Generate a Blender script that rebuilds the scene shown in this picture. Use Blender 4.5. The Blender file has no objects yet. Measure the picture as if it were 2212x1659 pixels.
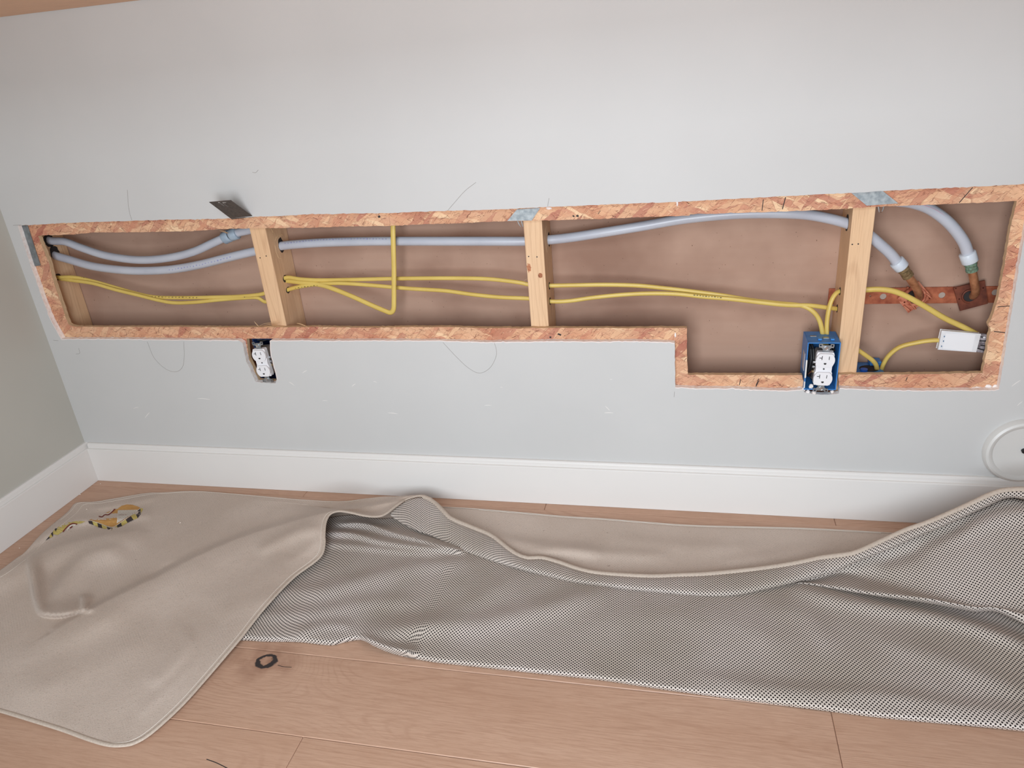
import bpy, bmesh, math, random
import numpy as np
from mathutils import Vector, Matrix
from mathutils.geometry import tessellate_polygon
random.seed(7)
rng = np.random.RandomState(5)
C = bpy.context.scene.collection
S = bpy.context.scene

# ---------------------------------------------------------------- camera
W, H, F = 2212.0, 1659.0, 1591.44
CAM = np.array([1.3477, -1.4143, 0.9461])
ROT = np.array([[0.97371493, -0.0141324, 0.22733128],
                [0.2125662, 0.41492168, -0.88467825],
                [-0.08182205, 0.90974737, 0.40701951]])
cd = bpy.data.cameras.new('camera')
cam = bpy.data.objects.new('camera', cd)
C.objects.link(cam)
cd.sensor_fit = 'HORIZONTAL'
cd.sensor_width = 36.0
cd.lens = F / W * 36.0
cd.clip_start = 0.02
M = Matrix([list(r) + [0] for r in ROT] + [[0, 0, 0, 1]])
cam.matrix_world = Matrix.Translation(Vector(CAM)) @ M
S.camera = cam

# ---------------------------------------------------------------- world, light, exposure
S.view_settings.view_transform = 'Standard'
S.view_settings.look = 'None'
S.view_settings.gamma = 1.0
S.view_settings.use_curve_mapping = False
S.view_settings.exposure = -0.07
w = bpy.data.worlds.new('world')
S.world = w
w.use_nodes = True
w.node_tree.nodes['Background'].inputs[0].default_value = (1.0, 0.91, 0.82, 1)
w.node_tree.nodes['Background'].inputs[1].default_value = 0.16

def area(name, loc, tgt, sx, sy, power, col):
    d = bpy.data.lights.new(name, 'AREA')
    d.shape = 'RECTANGLE'; d.size = sx; d.size_y = sy
    d.energy = power; d.color = col
    o = bpy.data.objects.new(name, d); C.objects.link(o)
    o.location = loc
    o.rotation_euler = (Vector(tgt) - Vector(loc)).to_track_quat('-Z', 'Y').to_euler()
    return o
area('window_light', (1.15, -1.85, 0.68), (1.3, 0, 0.5), 0.8, 0.9, 27, (0.905, 0.985, 1.06))
area('ceiling_bounce_light', (1.35, -2.2, 1.85), (1.35, 0, 0.5), 0.7, 0.6, 14, (0.90, 0.99, 1.07))  # added light standing in for ceiling bounce; casts the counter's shade
area('side_window_light', (3.0, -2.6, 1.1), (1.7, 0, 0.35), 0.9, 0.9, 5, (0.72, 0.88, 1.0))

# ---------------------------------------------------------------- geometry helpers
def ray(px, py):
    d = ROT @ np.array([(px - W / 2) / F, -(py - H / 2) / F, -1.0])
    return d
def U(px, py, ax, val):
    """point of the place seen at a photo position, on the plane coordinate[ax] = val"""
    d = ray(px, py)
    return CAM + (val - CAM[ax]) / d[ax] * d
def UY(px, py, Y=0.0): return U(px, py, 1, Y)
def UZ(px, py, Z=0.0): return U(px, py, 2, Z)

WL = {}
def tag(o, label=None, cat=None, group=None, kind=None):
    if label: o['label'] = label
    if cat: o['category'] = cat
    if group: o['group'] = group
    if kind: o['kind'] = kind
    return o
def thing(name, loc, label, cat, group=None):
    o = bpy.data.objects.new(name, None); C.objects.link(o)
    o.location = loc; o.empty_display_size = 0.02
    WL[o.name] = Vector(loc)
    return tag(o, label, cat, group)
def mk(name, verts, faces, mats, parent=None, mi=None, uv=None, smooth=False):
    V = np.array([tuple(v) for v in verts], float)
    base = Vector(((V[:, 0].min() + V[:, 0].max()) / 2, (V[:, 1].min() + V[:, 1].max()) / 2, V[:, 2].min()))
    me = bpy.data.meshes.new(name)
    me.from_pydata([tuple(v - np.array(base)) for v in V], [], [tuple(f) for f in faces])
    if not isinstance(mats, (list, tuple)): mats = [mats]
    for m in mats: me.materials.append(m)
    if mi is not None:
        for p, k in zip(me.polygons, mi): p.material_index = k
    if uv is not None:
        l = me.uv_layers.new(name='UVMap')
        for lp in me.loops: l.data[lp.index].uv = uv[lp.vertex_index]
    if smooth:
        for p in me.polygons: p.use_smooth = True
    me.validate(); me.update()
    o = bpy.data.objects.new(name, me); C.objects.link(o)
    WL[o.name] = base
    if parent is not None:
        o.parent = parent
        o.location = base - WL[parent.name]
    else:
        o.location = base
    return o
def bevel(o, wd, seg=2, ang=0.6):
    m = o.modifiers.new('bevel', 'BEVEL'); m.width = wd; m.segments = seg
    m.limit_method = 'ANGLE'; m.angle_limit = ang
    return o
class B:
    def __init__(s): s.v = []; s.f = []; s.m = []
    def add(s, v, f, m=0):
        n = len(s.v); s.v += [tuple(a) for a in v]; s.f += [tuple(i + n for i in q) for q in f]; s.m += [m] * len(f); return s
    def box(s, a, b, m=0, T=None):
        (x0, y0, z0), (x1, y1, z1) = a, b
        v = [(x0, y0, z0), (x1, y0, z0), (x1, y1, z0), (x0, y1, z0), (x0, y0, z1), (x1, y0, z1), (x1, y1, z1), (x0, y1, z1)]
        if T is not None: v = [tuple(T @ Vector(q)) for q in v]
        return s.add(v, [(0, 3, 2, 1), (4, 5, 6, 7), (0, 1, 5, 4), (1, 2, 6, 5), (2, 3, 7, 6), (3, 0, 4, 7)], m)
    def prism(s, loops, front, back, m=0, ms=None):
        """loops: outer + holes of 2D points; front/back map a 2D point to 3D"""
        if ms is None: ms = m
        pts = [p for l in loops for p in l]
        tri = tessellate_polygon([[Vector((p[0], p[1], 0)) for p in l] for l in loops])
        n = len(pts)
        s.add([front(p) for p in pts] + [back(p) for p in pts], [], m)
        b0 = len(s.v) - 2 * n
        for t in tri:
            s.f.append((b0 + t[0], b0 + t[1], b0 + t[2])); s.m.append(m)
            s.f.append((b0 + n + t[2], b0 + n + t[1], b0 + n + t[0])); s.m.append(m)
        k = 0
        for l in loops:
            for i in range(len(l)):
                a = b0 + k + i; c = b0 + k + (i + 1) % len(l)
                s.f.append((a, c, c + n, a + n)); s.m.append(ms)
            k += len(l)
        return s
    def tube(s, pts, rx, ry=None, seg=12, m=0, up=(0, 0, 1), cap=True, T=None):
        P = [Vector(p) for p in pts]; ry = ry or rx
        n = len(P); rings = []
        rxs = rx if hasattr(rx, '__len__') else [rx] * n
        rys = ry if hasattr(ry, '__len__') else [ry] * n
        t0 = (P[1] - P[0]).normalized()
        a = Vector(up); a = (a - t0 * a.dot(t0))
        if a.length < 1e-4: a = Vector((1, 0.01, 0)); a = a - t0 * a.dot(t0)
        a.normalize(); b0 = len(s.v)
        for i in range(n):
            t = (P[min(i + 1, n - 1)] - P[max(i - 1, 0)]).normalized()
            a = (a - t * a.dot(t)).normalized(); b = t.cross(a)
            for k in range(seg):
                q = 2 * math.pi * k / seg
                v = P[i] + a * math.cos(q) * rxs[i] + b * math.sin(q) * rys[i]
                s.v.append(tuple(T @ v) if T is not None else tuple(v))
        for i in range(n - 1):
            for k in range(seg):
                k2 = (k + 1) % seg
                s.f.append((b0 + i * seg + k, b0 + i * seg + k2, b0 + (i + 1) * seg + k2, b0 + (i + 1) * seg + k)); s.m.append(m)
        if cap:
            s.f.append(tuple(b0 + k for k in range(seg))[::-1]); s.m.append(m)
            s.f.append(tuple(b0 + (n - 1) * seg + k for k in range(seg))); s.m.append(m)
        return s
    def build(s, name, mats, parent=None, smooth=False, bev=0, uv=None, seg=2):
        o = mk(name, s.v, s.f, mats, parent, s.m, uv, smooth)
        if smooth: fix_smooth(o)
        if bev: bevel(o, bev, seg)
        return o
def fix_smooth(o, ang=0.9):
    bm = bmesh.new(); bm.from_mesh(o.data)
    bmesh.ops.recalc_face_normals(bm, faces=bm.faces)
    for e in bm.edges:
        e.smooth = not (len(e.link_faces) == 2 and e.calc_face_angle(0) > ang)
    bm.to_mesh(o.data); bm.free()
def spline(P, n=8):
    P = [np.array(p, float) for p in P]
    if len(P) == 2: return [P[0] + (P[1] - P[0]) * t for t in np.linspace(0, 1, n + 1)]
    Q = [2 * P[0] - P[1]] + P + [2 * P[-1] - P[-2]]
    out = []
    for i in range(1, len(Q) - 2):
        p0, p1, p2, p3 = Q[i - 1:i + 3]
        for k in range(n):
            t = k / n
            out.append(.5 * ((2 * p1) + (-p0 + p2) * t + (2 * p0 - 5 * p1 + 4 * p2 - p3) * t * t + (-p0 + 3 * p1 - 3 * p2 + p3) * t ** 3))
    out.append(P[-1])
    return out
def resample(P, n):
    P = np.array(P, float)
    d = np.r_[0, np.cumsum(np.linalg.norm(np.diff(P[:, :2], axis=0), axis=1))]
    t = np.linspace(0, d[-1], n)
    return np.stack([np.interp(t, d, P[:, k]) for k in range(P.shape[1])], 1)

# ---------------------------------------------------------------- material helpers
def lin(c):
    return tuple(((v / 255) / 12.92 if v / 255 <= .04045 else ((v / 255 + .055) / 1.055) ** 2.4) for v in c) + (1,)
class MT:
    def __init__(s, name, rough=.6, metal=0, spec=.5, col=None):
        s.m = bpy.data.materials.new(name); s.m.use_nodes = True
        s.t = s.m.node_tree; s.b = s.t.nodes['Principled BSDF']
        s.b.inputs['Roughness'].default_value = rough
        s.b.inputs['Metallic'].default_value = metal
        s.b.inputs['Specular IOR Level'].default_value = spec
        if col: s.b.inputs['Base Color'].default_value = lin(col)
    def n(s, typ, **k):
        q = s.t.nodes.new(typ)
        ins = k.pop('ins', {})
        for a, b in k.items(): setattr(q, a, b)
        for a, b in ins.items(): s.set(q.inputs[a], b)
        return q
    def set(s, sock, v):
        if isinstance(v, bpy.types.NodeSocket): s.t.links.new(v, sock)
        else: sock.default_value = v
    def math(s, op, a, b=None, c=None, clamp=False):
        q = s.t.nodes.new('ShaderNodeMath'); q.operation = op; q.use_clamp = clamp
        for i, v in enumerate((a, b, c)):
            if v is not None: s.set(q.inputs[i], v)
        return q.outputs[0]
    def vm(s, op, a, b=None):
        q = s.t.nodes.new('ShaderNodeVectorMath'); q.operation = op
        s.set(q.inputs[0], a)
        if b is not None: s.set(q.inputs[1], b)
        return q.outputs[0]
    def pos(s): return s.n('ShaderNodeNewGeometry').outputs['Position']
    def noise(s, vec, scale, detail=3, rough=.5, dist=0):
        q = s.n('ShaderNodeTexNoise', ins={'Vector': vec, 'Scale': scale, 'Detail': detail, 'Roughness': rough, 'Distortion': dist})
        return q.outputs['Fac']
    def mix(s, f, a, b, bt='MIX'):
        q = s.t.nodes.new('ShaderNodeMix'); q.data_type = 'RGBA'; q.blend_type = bt
        s.set(q.inputs[0], f)
        s.set(q.inputs[6], lin(a) if isinstance(a, tuple) and len(a) == 3 else a)
        s.set(q.inputs[7], lin(b) if isinstance(b, tuple) and len(b) == 3 else b)
        return q.outputs[2]
    def ramp(s, f, stops):
        q = s.t.nodes.new('ShaderNodeValToRGB'); e = q.color_ramp.elements
        while len(e) < len(stops): e.new(.5)
        for i, (p, c) in enumerate(stops): e[i].position = p; e[i].color = lin(c)
        s.set(q.inputs[0], f); return q.outputs[0]
    def rng(s, f, a, b, c=0., d=1.):
        q = s.t.nodes.new('ShaderNodeMapRange'); s.set(q.inputs[0], f)
        for i, v in enumerate((a, b, c, d)): s.set(q.inputs[i + 1], v)
        return q.outputs[0]
    def color(s, c): s.set(s.b.inputs['Base Color'], c); return s
    def bump(s, h, strength=.3, dist=.001):
        q = s.n('ShaderNodeBump', ins={'Height': h, 'Strength': strength, 'Distance': dist})
        s.t.links.new(q.outputs[0], s.b.inputs['Normal']); return s

def paint(name, col, rough=.55, var=4):
    m = MT(name, rough, spec=.35); p = m.pos()
    a = m.noise(p, 3.0, 3); c2 = tuple(max(0, c - var) for c in col)
    m.color(m.mix(m.rng(a, .35, .65), col, c2))
    m.bump(m.noise(p, 220, 2), .06, .0006)
    return m.m
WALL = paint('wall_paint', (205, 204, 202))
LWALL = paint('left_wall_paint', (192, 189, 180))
WHITE = paint('baseboard_paint', (232, 228, 224), .4, 3)
m = MT('gypsum', .95); m.color(m.mix(m.rng(m.noise(m.pos(), 150, 3), .35, .65), (253, 249, 246), (240, 228, 222))); m.bump(m.noise(m.pos(), 300, 3), .35, .0015); GYP = m.m
# brown paper back of the far drywall
m = MT('brown_paper', .9, spec=.2); p = m.pos()
n1 = m.noise(m.vm('MULTIPLY', p, (6., 1., 60.)), 1.0, 5); n2 = m.noise(p, 4, 4)
c = m.mix(m.rng(n1, .3, .7), (186, 153, 134), (183, 149, 130))
c = m.mix(m.rng(n2, .45, .7), c, m.mix(1.0, c, (216, 208, 205), 'MULTIPLY'))
spk = m.noise(p, 240, 1); c = m.mix(m.rng(spk, .775, .79), c, (120, 92, 78))
m.color(c); PAPER = m.m
# oriented strand board
def osb(name):
    m = MT(name, .85, spec=.25); p = m.pos()
    warp = m.n('ShaderNodeTexNoise', ins={'Vector': p, 'Scale': 60., 'Detail': 3.})
    wv = m.vm('MULTIPLY', m.vm('SUBTRACT', warp.outputs['Color'], (.5, .5, .5)), (.010, .010, .010))
    pv = m.vm('ADD', p, wv)
    base = m.ramp(m.noise(p, 22, 3), [(.3, (190, 130, 98)), (.45, (214, 160, 120)), (.6, (224, 174, 134)), (.7, (200, 138, 100))])
    cols = [[(0., (214, 162, 122)), (.35, (232, 188, 146)), (.6, (198, 132, 102)), (.85, (226, 176, 134))],
            [(0., (184, 114, 90)), (.3, (222, 172, 130)), (.6, (206, 148, 110)), (.9, (238, 200, 156))],
            [(0., (226, 180, 136)), (.4, (176, 104, 84)), (.7, (218, 164, 122)), (.95, (196, 128, 96))]]
    c = base
    big = m.noise(p, 7, 2)
    for k, (ang, sx_, sz_, th) in enumerate([(.22, 12., 70., .3), (-.42, 15., 95., .5), (.75, 16., 88., .66)]):
        r = m.n('ShaderNodeVectorRotate', rotation_type='Y_AXIS', ins={'Vector': pv, 'Angle': ang})
        v = m.n('ShaderNodeTexVoronoi', ins={'Vector': m.vm('MULTIPLY', r.outputs[0], (sx_, 30., sz_)), 'Scale': 1.0})
        sp_ = m.n('ShaderNodeSeparateColor', ins={'Color': v.outputs['Color']})
        c = m.mix(m.rng(sp_.outputs[0], th, th + .02, 0, .8), c, m.ramp(sp_.outputs[1], cols[k]))
        e = m.n('ShaderNodeTexVoronoi', feature='DISTANCE_TO_EDGE', ins={'Vector': m.vm('MULTIPLY', r.outputs[0], (sx_, 30., sz_)), 'Scale': 1.0})
        c = m.mix(m.math('MULTIPLY', m.rng(e.outputs['Distance'], .045, .0, 0, .5), m.rng(sp_.outputs[2], .5, .6)), c, (132, 76, 56))
        if k == 0: fr = sp_.outputs[2]
    c = m.mix(m.rng(big, .48, .62, 0, .5), c, m.mix(1.0, c, (232, 190, 176), 'MULTIPLY'))
    for ang, sd in ((.30, 1.), (-.5, 2.), (.9, 3.)):
        r = m.n('ShaderNodeVectorRotate', rotation_type='Y_AXIS', ins={'Vector': m.vm('ADD', pv, (sd, 0., sd)), 'Angle': ang})
        dk = m.noise(m.vm('MULTIPLY', r.outputs[0], (55., 55., 560.)), 1.0, 2, .5)
        c = m.mix(m.rng(dk, .655, .72, 0, .8), c, (108, 58, 44))
        c = m.mix(m.rng(dk, .33, .27, 0, .5), c, (244, 208, 168))
    hs_ = m.n('ShaderNodeHueSaturation', ins={'Color': c, 'Saturation': .92, 'Value': 1.04}); c = hs_.outputs[0]
    m.color(c)
    m.bump(m.math('ADD', dk, m.math('MULTIPLY', fr, .6)), .5, .0012)
    return m.m
OSB = osb('osb_face')
m = MT('osb_edge', .9); n1 = m.noise(m.vm('MULTIPLY', m.pos(), (50., 900., 50.)), 1.0, 3)
m.color(m.mix(m.rng(n1, .35, .65), (226, 196, 158), (196, 158, 120))); OSBE = m.m
# softwood stud
def softwood(name, a, b, ka=(150, 92, 60)):
    m = MT(name, .75, spec=.3); p = m.pos()
    info = m.n('ShaderNodeObjectInfo')
    off = m.n('ShaderNodeCombineXYZ', ins={'X': m.math('MULTIPLY', info.outputs['Random'], 7.)})
    q = m.vm('ADD', p, off.outputs[0])
    n1 = m.noise(m.vm('MULTIPLY', q, (9., 9., 1.2)), 1.0, 2)
    rings = m.math('SINE', m.math('MULTIPLY', m.math('ADD', m.noise(m.vm('MULTIPLY', q, (14., 14., 1.4)), 1.0, 1), 0.), 110.))
    fib = m.noise(m.vm('MULTIPLY', q, (420., 420., 14.)), 1.0, 3)
    c = m.mix(m.rng(n1, .3, .7), a, b)
    c = m.mix(m.rng(rings, .5, 1., 0, .14), c, ka)
    c = m.mix(m.rng(fib, .5, .75, 0, .25), c, ka)
    m.color(c); m.bump(fib, .2, .0005); return m.m
STUD = softwood('stud_wood', (234, 199, 162), (226, 186, 146))
SHAV = softwood('shaving_wood', (244, 214, 172), (234, 196, 150))
# oak floor and counter
def oak(name, tone, axis='X', knot=None, scale=1.0):
    m = MT(name, .42, spec=.4); p = m.pos()
    geo = m.n('ShaderNodeNewGeometry'); rnd = geo.outputs['Random Per Island']
    off = m.n('ShaderNodeCombineXYZ', ins={'X': m.math('MULTIPLY', rnd, 31.), 'Z': m.math('MULTIPLY', rnd, 17.)})
    q = m.vm('ADD', p, off.outputs[0])
    sp = m.n('ShaderNodeSeparateXYZ', ins={'Vector': p})
    broad = m.noise(m.vm('MULTIPLY', q, (1.1, 7., 1.)), 1.0, 1, .4)
    ph = m.math('MULTIPLY', broad, 260.)
    ph = m.math('ADD', ph, m.math('MULTIPLY', sp.outputs[1], 420.))
    fine = m.noise(m.vm('MULTIPLY', q, (22., 160., 1.)), 1.0, 3)
    if knot:
        kd = m.vm('MULTIPLY', m.vm('SUBTRACT', p, (knot[0], knot[1], 0.)), (1., 1.25, 0.))
        ln = m.n('ShaderNodeVectorMath', operation='LENGTH'); m.t.links.new(kd, ln.inputs[0]); dist = ln.outputs['Value']
        kdw = m.math('ADD', dist, m.math('MULTIPLY', m.math('SUBTRACT', m.noise(p, 75, 3), .5), .016))
        kd2 = m.vm('MULTIPLY', m.vm('SUBTRACT', p, (knot[0], knot[1], 0.)), (.45, 1.0, 0.))
        ln2 = m.n('ShaderNodeVectorMath', operation='LENGTH'); m.t.links.new(kd2, ln2.inputs[0])
        infl = m.math('POWER', 2.718, m.math('MULTIPLY', m.math('POWER', m.math('DIVIDE', ln2.outputs['Value'], .05), 2.), -1.))
        ph = m.math('ADD', ph, m.math('MULTIPLY', infl, 110.))
    ph = m.math('ADD', ph, m.math('MULTIPLY', fine, 2.5))
    ring = m.math('MULTIPLY', m.rng(m.math('SINE', ph), .35, 1., 0., 1.), m.rng(m.noise(m.vm('MULTIPLY', q, (3., 20., 1.)), 1.0, 2), .35, .6))
    fib = m.noise(m.vm('MULTIPLY', q, (26., 700., 1.)), 1.0, 4, .65)
    pore = m.noise(m.vm('MULTIPLY', q, (60., 1100., 1.)), 1.0, 2)
    a, b, d = tone
    c = m.mix(m.rng(m.noise(m.vm('MULTIPLY', q, (2., 14., 1.)), 1.0, 3), .3, .7), a, b)
    c = m.mix(m.math('MULTIPLY', ring, .24), c, d)
    c = m.mix(m.rng(fib, .42, .75, 0, .55), c, d)
    c = m.mix(m.rng(pore, .64, .72, 0, .35), c, d)
    c = m.mix(m.math('MULTIPLY', m.math('ABSOLUTE', m.math('SUBTRACT', rnd, .5)), .5), c, b)
    if knot:
        halo = m.rng(dist, .015, .075, .85, 0.)
        c = m.mix(m.math('MULTIPLY', halo, m.rng(m.noise(p, 30, 2), .3, .7)), c, (128, 84, 62))
        o = m.rng(kdw, .0215, .0190, 0., 1.); i = m.rng(kdw, .0105, .0125, 0., 1.)
        c = m.mix(m.math('MULTIPLY', o, i), c, (52, 46, 46))
    m.color(c)
    m.bump(m.math('ADD', fib, m.math('MULTIPLY', ring, .4)), .12, .0006)
    return m.m
FLOOR = oak('oak_planks', ((205, 168, 144), (195, 156, 131), (156, 114, 89)), knot=(0.631, -0.5523))
COUNTER = oak('counter_oak', ((226, 176, 134), (216, 164, 122), (180, 128, 92)))
# plastics, metals
def plain(name, col, rough=.5, metal=0, spec=.5, var=None, sc=60):
    m = MT(name, rough, metal, spec, col)
    if var: m.color(m.mix(m.rng(m.noise(m.pos(), sc, 3), .35, .65), col, var))
    return m.m
m = MT('pex_plastic', .3, spec=.5)
m.color(m.mix(m.rng(m.noise(m.pos(), 12, 2), .3, .7), (196, 198, 206), (184, 186, 196)))
m.b.inputs['Subsurface Weight'].default_value = .25
m.b.inputs['Subsurface Radius'].default_value = (.004, .004, .005)
PEX = m.m
m = MT('pex_fitting', .35); m.color(m.mix(m.rng(m.noise(m.pos(), 40, 2), .3, .7), (222, 228, 234), (206, 214, 224))); RING = m.m
POLY = plain('grey_coupling', (168, 184, 198), .4, var=(150, 166, 182))
YEL = plain('yellow_jacket', (220, 192, 104), .42, var=(212, 182, 94), sc=20)
INK = plain('printed_ink', (96, 84, 40), .6)
PINK = plain('pipe_print', (150, 150, 190), .6)
BLUE = plain('blue_box_plastic', (62, 134, 205), .4, var=(50, 120, 190))
DARK = plain('dark_void', (16, 14, 14), .8)
NYL = plain('white_nylon', (236, 234, 236), .3)
SLOT = plain('slot_dark', (40, 36, 36), .7)
STEEL = plain('zinc_steel', (176, 182, 186), .38, .85, var=(140, 148, 154), sc=90)
GALV = plain('galvanized_plate', (176, 182, 184), .55, .35, var=(142, 150, 154), sc=120)
SCREW = plain('screw_steel', (200, 204, 208), .25, 1)
BRASS = plain('brown_brass', (160, 136, 100), .4, .4, var=(116, 98, 68), sc=160)
VERD = plain('verdigris_brass', (126, 158, 138), .8, .1, var=(96, 104, 80), sc=220)
COPT = plain('copper_tube', (196, 138, 100), .35, .35, var=(160, 106, 74), sc=90)
COPP = plain('copper_plate', (226, 150, 120), .5, .35, var=(176, 92, 66), sc=110)
COPS = plain('copper_strap', (196, 116, 82), .6, .3, var=(146, 72, 48), sc=50)
COPD = plain('dark_copper', (134, 74, 54), .55, .35, var=(100, 54, 42), sc=60)
WPL = plain('white_plastic', (232, 232, 234), .4, var=(224, 224, 226))
GLASSY = plain('clear_grey_plastic', (176, 168, 172), .15, var=(110, 102, 106), sc=150)
STK = plain('sticker_paper', (190, 186, 190), .7)
CORK = plain('cord_black', (30, 30, 34), .5)
WIREC = plain('bare_copper_wire', (150, 90, 70), .4, .6)
PENC = plain('pencil_grey', (132, 124, 118), .9)
SCUF_REFL = plain('filler_and_reflection_white', (228, 224, 220), .8)  # shared by the scuff marks and the painted reflection on the box edge
CRUMB = plain('crumb_gypsum', (240, 226, 212), .9)
# cloth materials
m = MT('felt', .95, spec=.1); p = m.pos()
n1 = m.noise(p, 5, 4); n2 = m.noise(p, 420, 2); n3 = m.noise(p, 260, 2)
uvn = m.n('ShaderNodeUVMap'); uvn.uv_map = 'UVMap'
sp = m.n('ShaderNodeSeparateXYZ', ins={'Vector': uvn.outputs[0]})
def dots(m, sp, pitch, r0, r1):
    a = m.math('MULTIPLY', m.math('ADD', sp.outputs[0], sp.outputs[1]), .70711 / pitch)
    b = m.math('MULTIPLY', m.math('SUBTRACT', sp.outputs[0], sp.outputs[1]), .70711 / pitch)
    fa = m.math('SUBTRACT', m.math('FRACT', a), .5); fb = m.math('SUBTRACT', m.math('FRACT', b), .5)
    d = m.math('SQRT', m.math('ADD', m.math('MULTIPLY', fa, fa), m.math('MULTIPLY', fb, fb)))
    return m.rng(d, r0, r1, 1., 0.)
dd = dots(m, sp, .0045, .12, .4)
c = m.mix(m.rng(n1, .35, .65), (207, 190, 177), (196, 178, 164))
c = m.mix(m.rng(n2, .62, .72, 0, .5), c, (146, 130, 116)); c = m.mix(m.rng(n3, .66, .74, 0, .5), c, (214, 202, 190))
st = m.noise(p, 95, 2); c = m.mix(m.rng(st, .76, .80, 0, .7), c, (128, 106, 90)); c = m.mix(m.rng(m.noise(p, 900, 2), .55, .75, 0, .5), c, (140, 124, 110)); c = m.mix(m.rng(m.noise(p, 780, 2), .60, .75, 0, .5), c, (226, 214, 202))
pat = m.rng(m.noise(p, 7, 2), .45, .65, 0., .16)
c = m.mix(m.math('MULTIPLY', dd, pat), c, (130, 114, 100))
m.color(c)
m.bump(m.math('ADD', m.math('MULTIPLY', n2, .8), m.math('ADD', m.noise(p, 70, 3), m.math('MULTIPLY', m.math('MULTIPLY', dd, pat), -1.2))), .35, .0015)
m.b.inputs['Sheen Weight'].default_value = .15
FELT = m.m
m = MT('dotted_backing', .85, spec=.2); p = m.pos()
uvn = m.n('ShaderNodeUVMap'); uvn.uv_map = 'UVMap'
sp = m.n('ShaderNodeSeparateXYZ', ins={'Vector': uvn.outputs[0]})
dd = dots(m, sp, .0045, .29, .33)
c = m.mix(m.rng(m.noise(p, 6, 3), .35, .65), (214, 202, 194), (200, 188, 176))
c = m.mix(dd, c, (34, 28, 28)); m.color(c)
m.bump(m.math('ADD', m.math('MULTIPLY', dd, .7), m.noise(p, 300, 2)), .3, .0012)
DOTS = m.m
HEM = plain('hem_felt', (202, 187, 172), .95, spec=.1, var=(190, 174, 160), sc=300)
THR = plain('white_thread', (222, 212, 200), .9)
LORG = plain('label_orange', (196, 148, 84), .8, var=(184, 134, 74), sc=60)
LYEL = plain('label_yellow', (196, 178, 104), .8, var=(186, 164, 92), sc=60)
LBLK = plain('label_black', (56, 46, 46), .8)
LRED = plain('label_red', (120, 48, 36), .8)
LWHT = plain('label_white', (216, 206, 194), .8)

# ---------------------------------------------------------------- setting
XL = -0.1876
TW = 0.0127           # drywall thickness
Y1, Y2 = 0.0127, 0.0237   # OSB front and back
YS, YB = 0.0240, 0.1125   # stud front and back
YR = 0.1135               # rear board face
def jag(P, step=.004, amp=.0005):
    """world XZ outline with small torn-edge wobble"""
    out = []
    n = len(P)
    for i in range(n):
        a = np.array(P[i]); b = np.array(P[(i + 1) % n]); L = np.linalg.norm(b - a)
        k = max(1, int(L / step)); d = (b - a) / max(L, 1e-9); nn = np.array([-d[1], d[0]])
        for j in range(k):
            o = 0 if j == 0 else rng.randn() * amp
            out.append(tuple(a + (b - a) * j / k + nn * o))
    return out
def pxz(L, Y): return [(float(UY(a, b, Y)[0]), float(UY(a, b, Y)[2])) for a, b in L]
# cut in the drywall
cut = [(38, 487), (61, 486.6), (123, 482.5), (184, 480), (260, 478), (350, 475), (443, 473.4), (498, 472), (551, 468), (610, 466.5), (669, 462.7), (730, 462), (792, 460.4), (860, 460), (941, 456), (1030, 454), (1110, 451), (1180, 447), (1250, 444.5), (1363, 439.6), (1440, 437), (1520, 433), (1633, 427), (1690, 423.7), (1841, 416.8), (1962, 409.5), (2097, 403.5), (2231, 397),
       (2215, 500), (2198, 597), (2178, 719), (2158, 840), (2148, 842.5), (2070, 843), (1992, 844), (1871, 841), (1814, 838), (1812, 850), (1790, 853), (1760, 852), (1738, 848), (1735, 841), (1700, 844), (1640, 842), (1583, 839), (1520, 839), (1459, 837),
       (1457.5, 740.5), (1420, 738), (1363, 737), (1280, 738), (1207, 737), (1130, 738), (1050, 739), (941, 736), (820, 735.5), (703, 736), (640, 735), (584, 735.5),
       (584, 754), (586, 769), (592, 791), (595.5, 804), (598.5, 818), (595, 828), (575, 827), (552, 825), (543, 806), (540, 796), (532, 782), (527, 758), (524, 741), (515, 735),
       (460, 734), (400, 734), (320, 733), (230, 732), (133, 732), (121, 712), (113, 697), (103, 676), (97, 660), (88, 635), (79, 610), (70, 584), (65, 571), (58, 548)]
cutw = jag(pxz(cut, 0.0), .006, .0004)
outer = [(XL - .02, 0.0), (3.2, 0.0), (3.2, 2.4), (XL - .02, 2.4)]
wb = B().prism([outer, cutw], lambda p: (p[0], 0.0, p[1]), lambda p: (p[0], TW, p[1]), 0, 1)
wall = wb.build('wall_back', [WALL, GYP]); tag(wall, kind='structure')
bm = bmesh.new(); bm.from_mesh(wall.data); bmesh.ops.recalc_face_normals(bm, faces=bm.faces); bm.to_mesh(wall.data); bm.free()

def flat_mark(pts, r, name, mat, wd=1.0):
    P = spline([UY(a, b, -.00005) for a, b in pts], 8)
    return B().tube(P, r, r * .3, 6, up=(0, -1, 0)).build(name, mat, wall)
def mark(pts, r, name, mat):
    P = [np.array(q) for q in spline([UY(a, b, -.0001) for a, b in pts], 8)]
    V = []; Fc = []
    for i, q in enumerate(P):
        t = P[min(i + 1, len(P) - 1)] - P[max(i - 1, 0)]; t = t / np.linalg.norm(t)
        nn = np.array([-t[2], 0, t[0]])
        rr = r * (math.sin(math.pi * (i + .3) / (len(P) - .4)) ** .6 if name == 'scuff_mark' else 1)
        for s in (1, -1):
            V.append(q + nn * rr * s); 
        for s in (1, -1):
            V.append(q + nn * rr * s + np.array([0, .00035, 0]))
    for i in range(len(P) - 1):
        a = 4 * i
        Fc += [(a, a + 1, a + 5, a + 4), (a, a + 4, a + 6, a + 2), (a + 1, a + 3, a + 7, a + 5)]
    return mk(name, V, Fc, mat, wall)
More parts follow.
